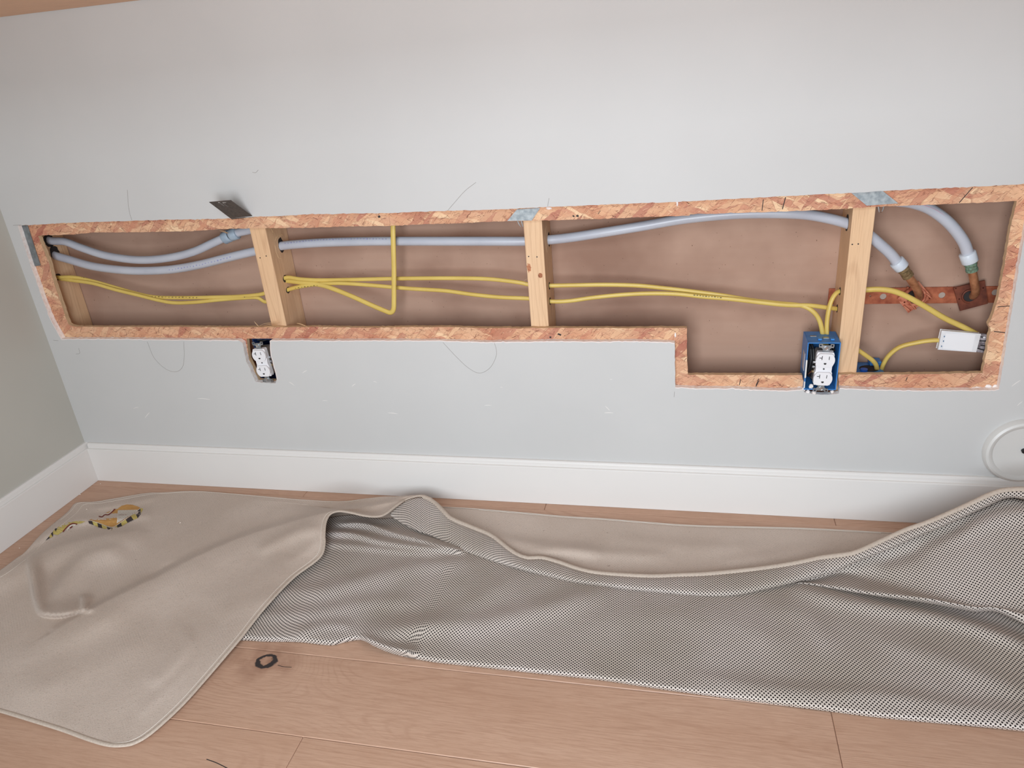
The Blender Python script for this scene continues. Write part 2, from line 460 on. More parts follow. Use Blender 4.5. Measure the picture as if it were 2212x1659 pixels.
for L in ([(275, 410), (277, 440), (280, 460), (285, 476)], [(1028, 394), (1005, 412), (985, 434), (967, 455)],
          [(318, 738), (333, 773), (358, 797), (380, 803), (394, 793), (398, 770), (397, 738)],
          [(957, 740), (985, 770), (1012, 795), (1036, 806), (1058, 795), (1071, 772), (1072, 755), (1068, 741)],
          [(1457, 846), (1456, 858)], [(545, 372), (552, 373), (558, 367)], [(1183, 446), (1186, 428)], [(170, 752), (172, 763), (164, 765)], [(28, 487), (46, 486)], [(115, 735), (126, 736)]):
    mark(L, .0003, 'pencil_mark', PENC)
PAP = plain('torn_paper_white', (238, 224, 218), .9)
ix = lambda p: cut.index(p)
for a_, b_ in ((ix((2158, 840)), ix((1814, 838))), (ix((1735, 841)), ix((1459, 837))), (ix((1457.5, 740.5)), ix((598.5, 818))), (ix((515, 735)), ix((103, 676)))):
    seg_ = [(x, y + .8) for x, y in cut[a_:b_ + 1]]
    nn_ = []
    for (x0, y0), (x1, y1) in zip(seg_[:-1], seg_[1:]):
        k_ = max(1, int(math.hypot(x1 - x0, y1 - y0) / 6))
        for j in range(k_): nn_.append((x0 + (x1 - x0) * j / k_, y0 + (y1 - y0) * j / k_ + rng.randn() * .5))
    nn_.append(seg_[-1])
    mark(nn_, .0009, 'torn_paper', PAP)
for x, y, dx, dy, r in [(848, 893, 11, 1, .0009), (1054, 876, 8, 0, .0007), (1315, 892, 10, 0, .0009), (1312, 882, 5, 5, .0007), (440, 862, 14, 1, .001), (318, 897, 5, -6, .0009), (294, 881, 6, -2, .0006), (764, 832, 4, -3, .0008), (658, 803, 5, -3, .0008), (630, 829, 6, 4, .0008), (702, 866, 6, 0, .0006), (810, 825, 4, 1, .0006), (2195, 828, 10, -7, .0008), (2203, 872, 6, -5, .0007), (1320, 820, 3, 0, .0006), (1083, 837, 3, 0, .0005)]:
    mark([(x - dx, y - dy), (x, y - .6), (x + dx, y + dy)], r, 'scuff_mark', SCUF_REFL)

# rear board closing the wall cavity
rb = B()
rb.box((XL - .02, YR, 0), (3.2, YR + .0127, 2.4)).box((XL - .02, TW + .0003, -.02), (3.2, YR, 0.0)).box((3.18, TW + .0003, 0), (3.2, YR, 2.4)).box((XL - .02, TW + .0003, 2.38), (3.2, YR, 2.4))
tag(rb.build('wall_rear', PAPER), kind='structure')
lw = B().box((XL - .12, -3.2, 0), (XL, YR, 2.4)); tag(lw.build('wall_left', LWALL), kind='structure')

# floor of separate planks
fl = B(); pw = .1637; y = -.037 + pw; row = 0
jx = {0: [.4395, 1.043, 1.66], 1: [.2, 1.9], 2: [.95, 2.6], 3: [.1, 2.2], 4: [1.572], 5: [.774, 2.5]}
r_ = 0
while y > -3.2:
    y0 = y - pw
    xs = [XL - .1] + jx.get(r_, sorted([(.37 * r_ * 1.7) % 1.6 + .1, (.37 * r_ * 1.7) % 1.6 + 1.7])) + [3.2]
    for a, b in zip(xs[:-1], xs[1:]):
        if b - a > .01: fl.box((a + .0003, y0 + .0003, -.015), (b - .0003, min(y, 0.0) - .0003, 0))
    y = y0; r_ += 1
fo = fl.build('floor', FLOOR); bevel(fo, .0011, 1); tag(fo, kind='structure')
sub = B().box((XL - .1, -3.2, -.03), (3.2, 0, -.0155)).build('floor_underlay', DARK, fo)
# a thin crack beside the knot and one near the bottom edge of the photo
for L, r in (([(600, 1437), (612, 1440), (630, 1441.5)], .0006), ([(446, 1640), (468, 1648), (492, 1660)], .0007)):
    P = spline([UZ(a, b, .00005) for a, b in L], 6)
    B().tube(P, r, .00012, 6, up=(0, 1, 0)).build('crack', SLOT, fo)

def bboard(name, P0, P1, nrm, parent=None):
    """profile swept from P0 to P1; nrm points into the room"""
    prof = [(0, 0), (.014, 0), (.014, .094), (.0128, .0955), (.0085, .0965), (.0085, .1045), (.0075, .1075), (.0055, .1095), (0, .1097)]
    P0 = Vector(P0); P1 = Vector(P1); nv = Vector(nrm); b = B(); n = len(prof); v = []
    for P in (P0, P1):
        for d, z in prof: v.append(tuple(P + nv * d + Vector((0, 0, z + .0004))))
    f = [(i, (i + 1) % n, n + (i + 1) % n, n + i) for i in range(n)] + [tuple(range(n))[::-1], tuple(range(n, 2 * n))]
    b.add(v, f); o = b.build(name, WHITE)
    bm = bmesh.new(); bm.from_mesh(o.data); bmesh.ops.recalc_face_normals(bm, faces=bm.faces); bm.to_mesh(o.data); bm.free()
    return tag(o, kind='structure')
bboard('baseboard_back', (XL + .0142, 0, 0), (3.2, 0, 0), (0, -1, 0))
bboard('baseboard_left', (XL, -3.2, 0), (XL, 0, 0), (1, 0, 0))

# wooden counter above
ct = B().box((XL + .001, -.46, 1.1), (3.2, -.001, 1.14)).build('countertop', COUNTER, bev=.002)
tag(ct, 'oak wooden counter whose underside shows above the wall at the upper left', 'countertop')

# ---------------------------------------------------------------- OSB sheet
inn = [(82, 510), (95, 508.5), (164, 506), (205, 502), (260, 502), (340, 501), (411, 499.7), (475, 495), (538, 493), (619, 492.7), (700, 491), (758, 489), (839, 488), (905, 485), (975, 483), (1060, 479), (1131, 477), (1200, 475.6), (1285, 473), (1363, 470), (1430, 468), (1489, 466), (1491, 463), (1600, 460), (1690, 457), (1811, 452), (1889, 447), (2022, 442), (2120, 438), (2196.6, 434),
       (2181.5, 501), (2166, 597), (2154, 651), (2141, 690), (2135, 700), (2140, 712), (2130, 765), (2122.7, 806), (2020, 808), (1900, 809), (1811, 809), (1812, 850), (1790, 853), (1740, 849), (1733, 811), (1700, 811), (1600, 810), (1486, 809.5),
       (1484, 760), (1484, 709), (1420, 708), (1363, 709), (1207, 708.5), (1130, 709), (1050, 709), (975, 707), (907, 706.5), (790, 708), (669, 706), (617, 707), (540, 707), (460, 707), (380, 706), (270, 706.5), (166, 706), (152, 703), (147, 700), (134, 662), (121, 625), (113, 600), (106.6, 571.6), (94, 540)]
h1 = [(584, 735.5), (586, 769), (592, 791), (598.5, 818), (595, 827), (552, 825), (540, 796), (532, 780), (529, 758), (527, 735.5)]
innw = jag(pxz(inn, Y1), .006, .0004)
h1w = pxz(h1, Y1 - .012)
h1w = [(x + .002 if x > .39 else x - .0, z) for x, z in h1w]
ob = B().prism([[(XL + .001, .06), (2.35, .06), (2.35, 1.05), (XL + .001, 1.05)], innw, h1w], lambda p: (p[0], Y1 + .0002, p[1]), lambda p: (p[0], Y2, p[1]), 0, 1)
osbo = ob.build('osb_panel', [OSB, OSBE])
bm = bmesh.new(); bm.from_mesh(osbo.data); bmesh.ops.recalc_face_normals(bm, faces=bm.faces); bm.to_mesh(osbo.data); bm.free()
tag(osbo, 'reddish tan strand board sheet behind the drywall, framing the long opening', 'board')
# splinters standing up from the sawn edge
def splint(pts, r, Y=None, name='splinter', mat=None, par=None, fl=.35):
    P = spline([UY(a, b, Y if Y is not None else YS) for a, b in pts], 5)
    n = len(P); rr = [r * (math.sin(math.pi * (i + .6) / (n + .2)) ** .7) + .0001 for i in range(n)]
    return B().tube(P, rr, [q * fl for q in rr], 6, up=(0, -1, .2)).build(name, mat or SHAV, par or osbo, smooth=True)
YF = .0165
for L, r in (([(549, 694), (554, 700), (559, 705)], .0016), ([(558, 705), (572, 699), (590, 697), (603, 694)], .0014), ([(566, 704), (580, 701), (596, 700), (606, 698)], .002),
             ([(641, 698), (650, 700), (665, 706)], .0028), ([(562, 707), (590, 704), (612, 706)], .003), ([(655, 705), (672, 708), (690, 712)], .0012), ([(582, 690), (585, 690)], .0006),
             ([(474, 498), (484, 500), (494, 504)], .0022), ([(480, 501), (488, 503), (492, 505)], .0012), ([(1140, 617), (1132, 607), (1140, 602)], .0006), ([(830, 706), (860, 705), (890, 704)], .001), ([(660, 727), (675, 724), (690, 729)], .0012)):
    splint(L, r, YF if L[0][1] < 500 or L[0][1] > 686 else YS - .002)
# dark nail dents and saw marks on the board face
for L, r in (([(817, 469), (821, 467)], .0022), ([(1237, 466), (1241, 468)], .0014), ([(1245, 466), (1250, 467)], .0018), ([(1187, 728), (1191, 729)], .0018), ([(1205, 721), (1212, 724)], .0018), ([(1649, 431), (1646, 455)], .0007), ([(1697, 426), (1690, 452)], .0008), ([(2101, 405), (2072, 438)], .0007), ([(1600, 819), (1597, 832)], .0007), ([(1639, 818), (1633, 833)], .0007), ([(1640, 822), (1633, 835)], .0007), ([(2155, 663), (2190, 660)], .0007), ([(2147, 716), (2176, 719)], .0008), ([(1960, 815), (1957, 822)], .0007), ([(1297, 455), (1292, 462)], .0005)):
    P = spline([UY(a, b, Y1 + .0001) for a, b in L], 4)
    B().tube(P, r, .0003, 6, up=(0, 0, 1)).build('saw_mark', SLOT, osbo)
# spots of dry filler along the cut
fb = [(1463, 437, .0022, .008), (1459, 838, .004, .004), (2110, 838, .008, .003), (2135, 834, .006, .004), (2148, 836, .004, .005), (1634, 424, .003, .002), (900, 733, .004, .0012), (1310, 735, .003, .0012), (1325, 735, .002, .001), (1459, 724, .002, .005), (1728, 839, .006, .004), (1186, 450, .006, .003)]
for x, y, a, c_ in fb:
    q = UY(x, y, Y1 - .0004); v = []; n = 11
    for i in range(n):
        t = 2 * math.pi * i / n; k = .7 + .5 * rng.rand(); v.append((q[0] + a * k * math.cos(t), q[1], q[2] + c_ * k * math.sin(t)))
    v += [(q[0], q[1] - .0012, q[2])] + [(p[0], Y1 + .0005, p[2]) for p in v]
    f = [(i, (i + 1) % n, n) for i in range(n)] + [(i, n + 1 + i, n + 1 + (i + 1) % n, (i + 1) % n) for i in range(n)]
    mk('filler_smear', v, f, GYP, osbo, smooth=True)

# ---------------------------------------------------------------- studs
SX = [(-.1865, -.1500), (.4212, .4592), (1.0308, 1.0688), (1.6404, 1.6784), (2.25, 2.288)]
slabel = ['shadowed softwood stud at the far left end behind the strand board frame', 'pale softwood stud with two yellow cable holes, beside the left power outlet',
          'pale softwood stud with a round knot, in the middle of the opening', 'pale softwood stud standing right of the blue outlet box']
studs = []
for i, (a, b) in enumerate(SX[:4]):
    o = B().box((a, YS, .002), (b, YB, 2.378)).build('wall_stud', STUD, bev=.0015)
    tag(o, slabel[i], 'stud', 'softwood studs inside the wall'); studs.append(o)
def disc(name, ctr, nrm, ra, rb_, mat, par, th=.0004, n=20, wob=0):
    nv = Vector(nrm).normalized(); u = Vector((0, 0, 1)) - nv * nv.z
    if u.length < .1: u = Vector((0, 1, 0))
    u.normalize(); v = nv.cross(u); b = B(); c0 = Vector(ctr)
    V = []
    ks = [1 + wob * rng.randn() for _ in range(n)]
    for s in (-1, 1):
        for i in range(n):
            t = 2 * math.pi * i / n; V.append(tuple(c0 + u * math.cos(t) * ra * ks[i] + v * math.sin(t) * rb_ * ks[i] + nv * th * s))
    f = [tuple(range(n))[::-1], tuple(range(n, 2 * n))] + [(i, (i + 1) % n, n + (i + 1) % n, n + i) for i in range(n)]
    return mk(name, V, f, mat, par)
for k, L in ((1, [(562, 557), (575, 553)]), (2, [(1142, 554), (1160, 555)]), (3, [(1841, 528), (1854, 527)])):
    for x, y in L: disc('nail', UY(x, y, YS), (0, -1, 0), .0013, .0013, SLOT, studs[k])
disc('knot', UY(1167, 595, YS), (0, -1, 0), .0052, .0048, plain('knot_brown', (186, 120, 84), .8, var=(130, 78, 52), sc=300), studs[2], wob=.08)
disc('knot', UY(1143, 578, YS), (0, -1, 0), .009, .004, plain('bark_brown', (196, 136, 98), .8, var=(170, 104, 74), sc=300), studs[2], wob=.15)
# pipe and cable holes drilled through the studs, seen on their side faces
holes = [(0, -.150, .070, .5975, .017, .014), (0, -.150, .066, .6285, .016, .016), (0, -.150, .055, .541, .008, .010), (1, .4592, .0605, .5235, .008, .010), (1, .4592, .0625, .4955, .007, .009), (1, .4592, .0740, .5975, .016, .012),
         (2, 1.0688, .088, .588, .015, .012), (2, 1.0688, .0600, .4965, .008, .008), (2, 1.0688, .0560, .464, .008, .008), (3, 1.6404, .062, .6085, .016, .013), (3, 1.6404, .072, .437, .008, .007), (3, 1.6404, .063, .475, .008, .008)]
for k, x, yy, zz, rz, ry in holes: disc('drilled_hole', (x, yy, zz), (1 if k < 3 else -1, 0, 0), rz, ry, plain('hole_shadow_wood', (84, 54, 38), .9) if False else SLOT, studs[k], wob=.05)
disc('drilled_hole', (1.6784, .06, .575), (1, 0, 0), .014, .014, SLOT, studs[3])
# carved ring around the pipe hole
def carve(k, x, L):
    P = spline([U(a, b, 0, x) for a, b in L], 4)
    B().tube(P, .0009, .0004, 6, up=(0, 0, 1)).build('gouge', SHAV, studs[k])
carve(1, SX[1][1], [(594, 520), (598, 512), (606, 506), (611, 508)]); carve(1, SX[1][1], [(594, 530), (597, 545), (602, 556), (608, 558)])
carve(2, SX[2][1], [(1180, 488), (1177, 512), (1179, 530), (1182, 545)])
carve(1, SX[1][1], [(586, 494), (590, 502)]); carve(2, SX[2][1], [(1184, 658), (1186, 643), (1191, 640)])

# ---------------------------------------------------------------- water pipes
def path(L, n=10): return spline([UY(a, b, Yv) for a, b, Yv in L], n)
# upper left pipe with coupling
t = thing('water_pipe', (.1, .065, .55), 'short translucent water pipe sagging from the left stud up to a grey coupling', 'pipe')
A = [(60, 500, .068), (105, 519, .066), (140, 522, .064), (175, 535, .062), (225, 551, .060), (280, 560, .058), (325, 561, .058), (375, 555, .058), (420, 543, .058), (460, 525, .058), (500, 507, .058), (530, 499, .06), (575, 491, .064)]
B().tube(path(A), .0092, seg=20).build('tube', PEX, t, smooth=True)
def collar(par, p0, p1, r, mat, name, n=24, lip=True):
    P0, P1 = np.array(p0), np.array(p1); q = [P0 + (P1 - P0) * k for k in (0, .06, .94, 1)]
    return B().tube(q, [r * .93, r, r, r * .93], [r * .93, r, r, r * .93], n).build(name, mat, par, smooth=True)
c0, c1, c2, c3 = UY(484, 515, .058), UY(497, 508.5, .058), UY(498.5, 508, .058), UY(513, 503, .059)
k = thing('pipe_coupling', c0, 'ribbed grey plastic coupling on the upper left pipe, just left of the second stud', 'coupling')
collar(k, c0, c1, .0138, POLY, 'expansion_ring'); collar(k, c2, c3, .0138, POLY, 'expansion_ring'); collar(k, c1, c2, .0115, SLOT, 'groove')
# long lower pipe through three studs
t = thing('water_pipe', (.8, .07, .55), 'long translucent water pipe running through the studs to the right-hand copper elbow near the stud', 'pipe')
t['label'] = 'long translucent water pipe running through three studs to the bright copper elbow'
L1 = [(62, 524, .068), (108, 548, .068), (150, 561, .066), (200, 575, .064), (260, 583, .062), (310, 585, .062), (370, 582, .062), (430, 572, .062), (490, 557, .063), (550, 543, .066), (610, 531, .072), (680, 525, .072), (760, 522, .07), (840, 521, .07), (960, 521, .07), (1060, 521, .072), (1135, 521, .075), (1187, 518, .08), (1240, 512, .078), (1310, 501, .074), (1390, 488, .07), (1470, 474, .067), (1550, 465, .064), (1620, 461, .062), (1700, 461, .06), (1760, 466, .06), (1828, 482, .06), (1870, 503, .058), (1900, 527, .058), (1925, 550, .06), (1944, 575, .062)]
B().tube(path(L1), .0098, seg=20).build('tube', PEX, t, smooth=True)
r0, r1 = UY(1936, 564, .061), UY(1949, 578, .0625)
collar(t, r0, r1, .0135, RING, 'expansion_ring')
# faint factory print: small dashes along the tube
def dashes(par, L, n, mat, name, r, hw, hh):
    P = path(L, 12); P = resample(np.array(P), n * 2); b = B()
    for i in range(0, n * 2 - 1, 2):
        a = P[i]; d = P[i + 1] - a; d = d / np.linalg.norm(d); cdir = CAM - a; cdir /= np.linalg.norm(cdir)
        cdir = cdir - d * cdir.dot(d); cdir /= np.linalg.norm(cdir); up = np.cross(d, cdir)
        c = a + cdir * (r * .97); L_ = hw * (.5 + rng.rand()); h_ = hh * (.5 + .6 * rng.rand()); o_ = up * (rng.rand() - .3) * hh
        v = [c + d * sx * L_ + up * sz * h_ + o_ + cdir * k for k in (-.0006, .0004) for sx, sz in ((-1, -1), (1, -1), (1, 1), (-1, 1))]
        b.add(v, [(0, 1, 2, 3), (4, 7, 6, 5), (0, 4, 5, 1), (1, 5, 6, 2), (2, 6, 7, 3), (3, 7, 4, 0)])
    o = b.build(name, mat, par); o['kind'] = 'stuff' if False else 'pattern'; del o['kind']; return o
dashes(t, [(372, 582, .062), (430, 572, .062), (490, 557, .063), (540, 545, .066)], 26, PINK, 'pipe_print', .0098, .0013, .0015)
dashes(t, [(620, 525, .072), (680, 519, .072), (760, 516, .07), (840, 516, .07)], 34, PINK, 'pipe_print', .0098, .0013, .0009)
# right pipe curving down from above
t = thing('water_pipe', (1.85, .07, .55), 'translucent water pipe curving down from above to the dark copper elbow at the far right', 'pipe')
L2 = [(1880, 405, .07), (1920, 430, .068), (1970, 438, .066), (2010, 452, .064), (2050, 482, .063), (2080, 520, .064), (2092, 552, .066)]
B().tube(path(L2), .0102, seg=20).build('tube', PEX, t, smooth=True)
P = path([(1985, 439, .0555), (2025, 456, .0545), (2062, 486, .0545), (2088, 520, .056), (2099, 545, .058)])
B().tube(P, .0009, .0005, 6).build('red_stripe', plain('pipe_red', (196, 160, 178), .5), t, smooth=True)
collar(t, UY(2089, 546, .066), UY(2096, 566, .067), .0142, RING, 'expansion_ring')

# ---------------------------------------------------------------- copper parts
stp = thing('mounting_strap', (1.78, .11, .43), 'long flat copper strap with round holes screwed across the rear board', 'strap')
za, zb_ = .4325, .4655
def rect(x0, z0, x1, z1): return [(x0, z0), (x1, z0), (x1, z1), (x0, z1)]
def circ(x, z, r, n=16): return [(x + r * math.cos(2 * math.pi * i / n), z + r * math.sin(2 * math.pi * i / n)) for i in range(n)]
sx = [(1908, 641, .0062), (2035, 638, .0062), (1880, 640, .0018), (2150, 632, .0062)]
hs = []
for x, y, r in sx:
    q = UY(x, y, .11); hs.append(circ(q[0], q[2], r))
B().prism([rect(1.629, za, 1.935, zb_)] + hs, lambda p: (p[0], .1105, p[1]), lambda p: (p[0], .1130, p[1])).build('strap_body', COPS, stp)
for x, y, r in sx[:2] + sx[3:]:
    q = UY(x, y, .1125); disc('hole_face', (q[0], .1128, q[2]), (0, -1, 0), r * 1.02, r * 1.02, plain('old_gypsum', (176, 160, 148), .9), stp)
def bracket(name, pxs, Yp, mat, lab, holes_, arm, tubemat, fitmat, fl, cat='elbow'):
    W4 = [UY(a, b, Yp) for a, b in pxs]; c = sum(W4) / 4
    e = thing(name, c, lab, cat)
    hl = [circ(UY(a, b, Yp)[0], UY(a, b, Yp)[2], r, 12) for a, b, r in holes_]
    o = B().prism([[(q[0], q[2]) for q in W4]] + hl, lambda p: (p[0], Yp, p[1]), lambda p: (p[0], Yp + .004, p[1])).build('plate', mat, e, bev=.0008)
    P = spline([UY(*q) for q in arm], 8)
    B().tube(P, .0075, seg=18).build('elbow_tube', tubemat, e, smooth=True)
    f0, f1 = UY(*fl[0]), UY(*fl[1])
    for k in range(3):
        a = f0 + (f1 - f0) * (k / 3.); b_ = f0 + (f1 - f0) * ((k + .86) / 3.)
        collar(e, a, b_, (.0108, .0098, .0104)[k], fitmat, 'brass_barb')
    return e, c
e, c = bracket('elbow_bracket', [(1938, 646), (1985, 608), (2014, 642), (1962, 676)], .098, COPP, 'bright copper elbow on a tilted square plate behind the yellow cable', [(1961, 622, .0018), (1995, 627, .0018), (2008, 644, .0018), (1988, 659, .0018), (1954, 653, .0018)],
               [(1950, 580, .063), (1960, 594, .066), (1973, 612, .072), (1982, 628, .080), (1985, 640, .092), (1984, 645, .104)], COPT, BRASS, ((1948, 577, .0625), (1963, 598, .067)))
# square boss with ribs and dark mouth on the plate
q = UY(1979, 642, .094); disc('socket_mouth', (q[0], .0968, q[2]), (0, -1, 0), .0145, .0165, SLOT, e)
P = [Vector((q[0] + .0165 * math.cos(a), .0965, q[2] + .0165 * math.sin(a))) for a in np.linspace(-2.2, 1.2, 16)]
B().tube(P, .0028, seg=10).build('socket_rim', COPP, e, smooth=True)
for L in ([(1952, 660), (1966, 672)], [(1962, 650), (1978, 668)], [(2000, 634), (2012, 644)]):
    B().tube([UY(a, b, .096) for a, b in L], .002, seg=8).build('rib', COPP, e, smooth=True)
e, c = bracket('elbow_bracket', [(2060, 622), (2128, 606), (2134, 656), (2074, 672)], .100, COPD, 'dark copper elbow with green corroded fitting at the far right end', [(2065, 623, .0014), (2072, 646, .0014), (2124, 622, .0014)],
               [(2097, 570, .067), (2101, 590, .069), (2105, 612, .074), (2107, 628, .082), (2105, 636, .092), (2100, 640, .104)], COPT, VERD, ((2096, 567, .067), (2100, 586, .069)))
q = UY(2095, 640, .098); disc('socket_mouth', (q[0], .0988, q[2]), (0, -1, 0), .011, .011, SLOT, e)
P = [Vector((q[0] + .0125 * math.cos(a), .0985, q[2] + .0125 * math.sin(a))) for a in np.linspace(1.3, 4.8, 16)]
B().tube(P, .002, seg=10).build('socket_rim', COPD, e, smooth=True)

# ---------------------------------------------------------------- cables
def cable(lab, L, rx=.0045, ry=.0034, extra=None, prints=()):
    P = path(L, 10)
    o = B().tube(P, rx, ry, 14, up=(0, 0, 1)).build('electrical_cable', YEL, smooth=True)
    tag(o, lab, 'cable', 'yellow cables inside the wall')
    for pr, n in prints: dashes(o, pr, n, INK, 'cable_print', ry, .0011, .0009)
    return o
cable('yellow cable that runs uppermost across the bays and drops left into the blue outlet box',
      [(95, 596, .05), (125, 599, .05), (160, 599, .055), (200, 607, .06), (250, 621, .062), (300, 635, .062), (340, 642, .062), (400, 643, .060), (460, 642, .06), (520, 640, .06), (570, 634, .058), (593, 618, .058), (617, 600, .0575), (650, 603, .058), (690, 605, .06), (760, 604, .062), (840, 602, .064), (920, 601, .064), (1000, 601, .064), (1060, 603, .062), (1120, 610, .06), (1150, 616, .06), (1187, 617, .06), (1240, 616, .062), (1310, 615, .066), (1380, 617, .070), (1440, 623, .072), (1500, 630, .071), (1560, 638, .068), (1620, 648, .064), (1680, 655, .060), (1730, 660, .056), (1755, 672, .052), (1770, 692, .050), (1777, 722, .048), (1778, 745, .046)],
      prints=[([(150, 597, .055), (185, 600, .06)], 9)])
cable('yellow cable that runs lowest across the bays and ends in the right stud',
      [(95, 600, .058), (125, 602, .056), (150, 605, .052), (200, 612, .054), (250, 626, .054), (300, 638, .055), (340, 648, .056), (375, 654, .056), (420, 653, .056), (470, 648, .058), (520, 644, .060), (555, 643, .062), (575, 652, .062), (600, 640, .061), (622, 626, .060), (660, 617, .060), (700, 613, .058), (740, 612, .056), (800, 616, .060), (880, 623, .064), (960, 628, .064), (1020, 636, .062), (1080, 642, .06), (1145, 645, .058), (1190, 651, .055), (1230, 650, .056), (1280, 643, .060), (1340, 637, .063), (1400, 634, .064), (1460, 635, .064), (1520, 641, .063), (1580, 646, .060), (1640, 653, .058), (1700, 659, .056), (1750, 660, .056), (1790, 665, .062), (1812, 668, .073), (1835, 675, .080)],
      prints=[([(1500, 637, .0625), (1560, 643, .061)], 10), ([(530, 641, .060), (560, 637, .061)], 8), ([(330, 641, .056), (430, 643, .056)], 14), ([(640, 622, .060), (690, 616, .058)], 8)])
cable('yellow cable bent sharply upward in a hanging loop between the two left studs',
      [(590, 603, .066), (617, 606, .064), (650, 610, .062), (690, 615, .058), (720, 624, .050), (760, 640, .044), (800, 658, .040), (828, 670, .038), (843, 675, .037), (850, 668, .036), (851, 650, .036), (851, 620, .037), (851, 580, .038), (850, 540, .039), (849, 500, .040), (849, 470, .042), (849, 430, .046)], .0056, .0036)
cable('yellow cable rising from the blue outlet box into the side of the right stud',
      [(1787, 745, .046), (1786, 722, .048), (1786, 700, .050), (1789, 675, .052), (1795, 652, .055), (1803, 637, .058), (1814, 629, .063), (1840, 625, .068)])
cable('yellow cable arching from the right stud down over copper to the white splice box',
      [(1845, 626, .060), (1870, 626, .055), (1900, 625, .052), (1930, 629, .050), (1960, 641, .050), (2000, 663, .052), (2040, 687, .054), (2080, 706, .056), (2110, 722, .058)], .0054, .0042)
cable('short yellow cable rising from the lower blue box into the white splice box end',
      [(1903, 808, .075), (1907, 790, .070), (1920, 768, .064), (1945, 749, .058), (1985, 739, .053), (2015, 735, .050), (2036, 735, .049)], .0050, .0042)
cable('short yellow cable dropping from the right stud into the lower blue box',
      [(1825, 735, .06), (1852, 755, .055), (1868, 766, .055), (1884, 778, .058), (1892, 788, .064), (1895, 802, .070)])

# ---------------------------------------------------------------- white splice box
sb = thing('splice_box', UY(2080, 740, .045), 'white plastic splice box with clear grey end beside the frame at lower right', 'junction box')
def quad_slab(pxs, Yf, d, mat, name, par, bev=.0008):
    Wd = [UY(a, b, Yf) for a, b in pxs]
    return B().prism([[(q[0], q[2]) for q in Wd]], lambda p: (p[0], Yf, p[1]), lambda p: (p[0], Yf + d, p[1])).build(name, mat, par, bev=bev)
quad_slab([(2035, 715), (2118, 722), (2108, 760), (2026, 755)], .040, .009, WPL, 'housing', sb)
quad_slab([(2118, 723), (2146, 724), (2138, 763), (2108, 760)], .043, .006, GLASSY, 'clear_end', sb)
quad_slab([(2044, 720), (2107, 723), (2099, 758), (2036, 753)], .0392, .0012, plain('label_white_plastic', (238, 238, 240), .35), 'cover', sb, .0003)
for (a, b) in ((2040, 727), (2038, 737), (2034, 748)):
    q = UY(a, b, .0395); disc('contact', (q[0], .0396, q[2]), (0, -1, 0), .0016, .0009, plain('contact_blue', (90, 120, 150), .5), sb)
for L in ([(2108, 736), (2136, 737)], [(2112, 727), (2128, 729)], [(2118, 746), (2134, 748)], [(2110, 752), (2128, 757)]):
    B().tube([UY(a, b, .0425) for a, b in L], .0011, .0004, 6).build('blade', SLOT, sb)
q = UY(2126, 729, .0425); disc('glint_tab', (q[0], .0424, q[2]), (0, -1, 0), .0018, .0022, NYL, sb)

# ---------------------------------------------------------------- electrical boxes and outlets
def open_box(b, x0, x1, y0, y1, z0, z1, t=.0022):
    b.box((x0, y0, z0), (x0 + t, y1, z1)); b.box((x1 - t, y0, z0), (x1, y1, z1))
    b.box((x0 + t, y0, z0), (x1 - t, y1, z0 + t)); b.box((x0 + t, y0, z1 - t), (x1 - t, y1, z1)); b.box((x0 + t, y1 - t, z0 + t), (x1 - t, y1, z1 - t))
    return b
def ebox(x0, x1, y0, y1, z0, z1, lab):
    e = thing('electrical_box', ((x0 + x1) / 2, (y0 + y1) / 2, z0), lab, 'electrical box')
    open_box(B(), x0, x1, y0, y1, z0, z1).build('box_shell', BLUE, e, bev=.0006)
    return e
b1 = ebox(.362, .4205, .0245, .085, .280, .391, 'blue electrical box in the small cutout below the board, left of center')
BLUE_SHADED = plain('shaded_box_blue', (28, 52, 100), .45)  # darker copy of the box blue, with the cutout's shade in its colour
for ch in b1.children: ch.data.materials[0] = BLUE_SHADED
b1['label'] = 'blue electrical box sunk in the small drywall cutout at the left'
b2 = ebox(1.5795, 1.6395, .000, .062, .292, .3925, 'blue electrical box with sticker, fixed to the left side of the right stud')
for x in (1.6035, 1.6265):
    B().box((x - .0035, .012, .3925), (x + .0035, .022, .3955)).build('clamp_tab', plain('light_blue_plastic', (60, 140, 214), .4), b2, bev=.001)
B().box((1.610, .018, .3925), (1.621, .026, .3950)).box((1.588, .030, .3925), (1.600, .036, .3940)).build('bracket_clip', STEEL, b2, bev=.0005)
B().box((1.5788, .018, .325), (1.5796, .040, .362)).build('sticker', STK, b2)
B().box((1.5785, .021, .329), (1.5790, .0225, .358)).box((1.5785, .025, .329), (1.5790, .0262, .358)).box((1.5785, .029, .329), (1.5790, .0315, .358)).build('sticker_bars', plain('sticker_print', (140, 134, 142), .7), b2)
b3 = thing('electrical_box', (1.708, .08, .24), 'small blue electrical box low behind the right stud, half hidden by the frame', 'electrical box')
bb = B(); bb.box((1.680, .050, .235), (1.738, .108, .3080)); bb.build('box_shell', BLUE, b3, bev=.003)
B().box((1.716, .085, .308), (1.738, .108, .318)).build('side_lug', BLUE, b3, bev=.002)
disc('cable_opening', (1.712, .072, .3085), (0, 0, 1), .016, .018, SLOT, b3)
B().tube([(1.700, .060, .308), (1.700, .060, .3125)], .007, seg=14).build('screw_boss', plain('box_blue_bright', (40, 100, 200), .35), b3, smooth=True)

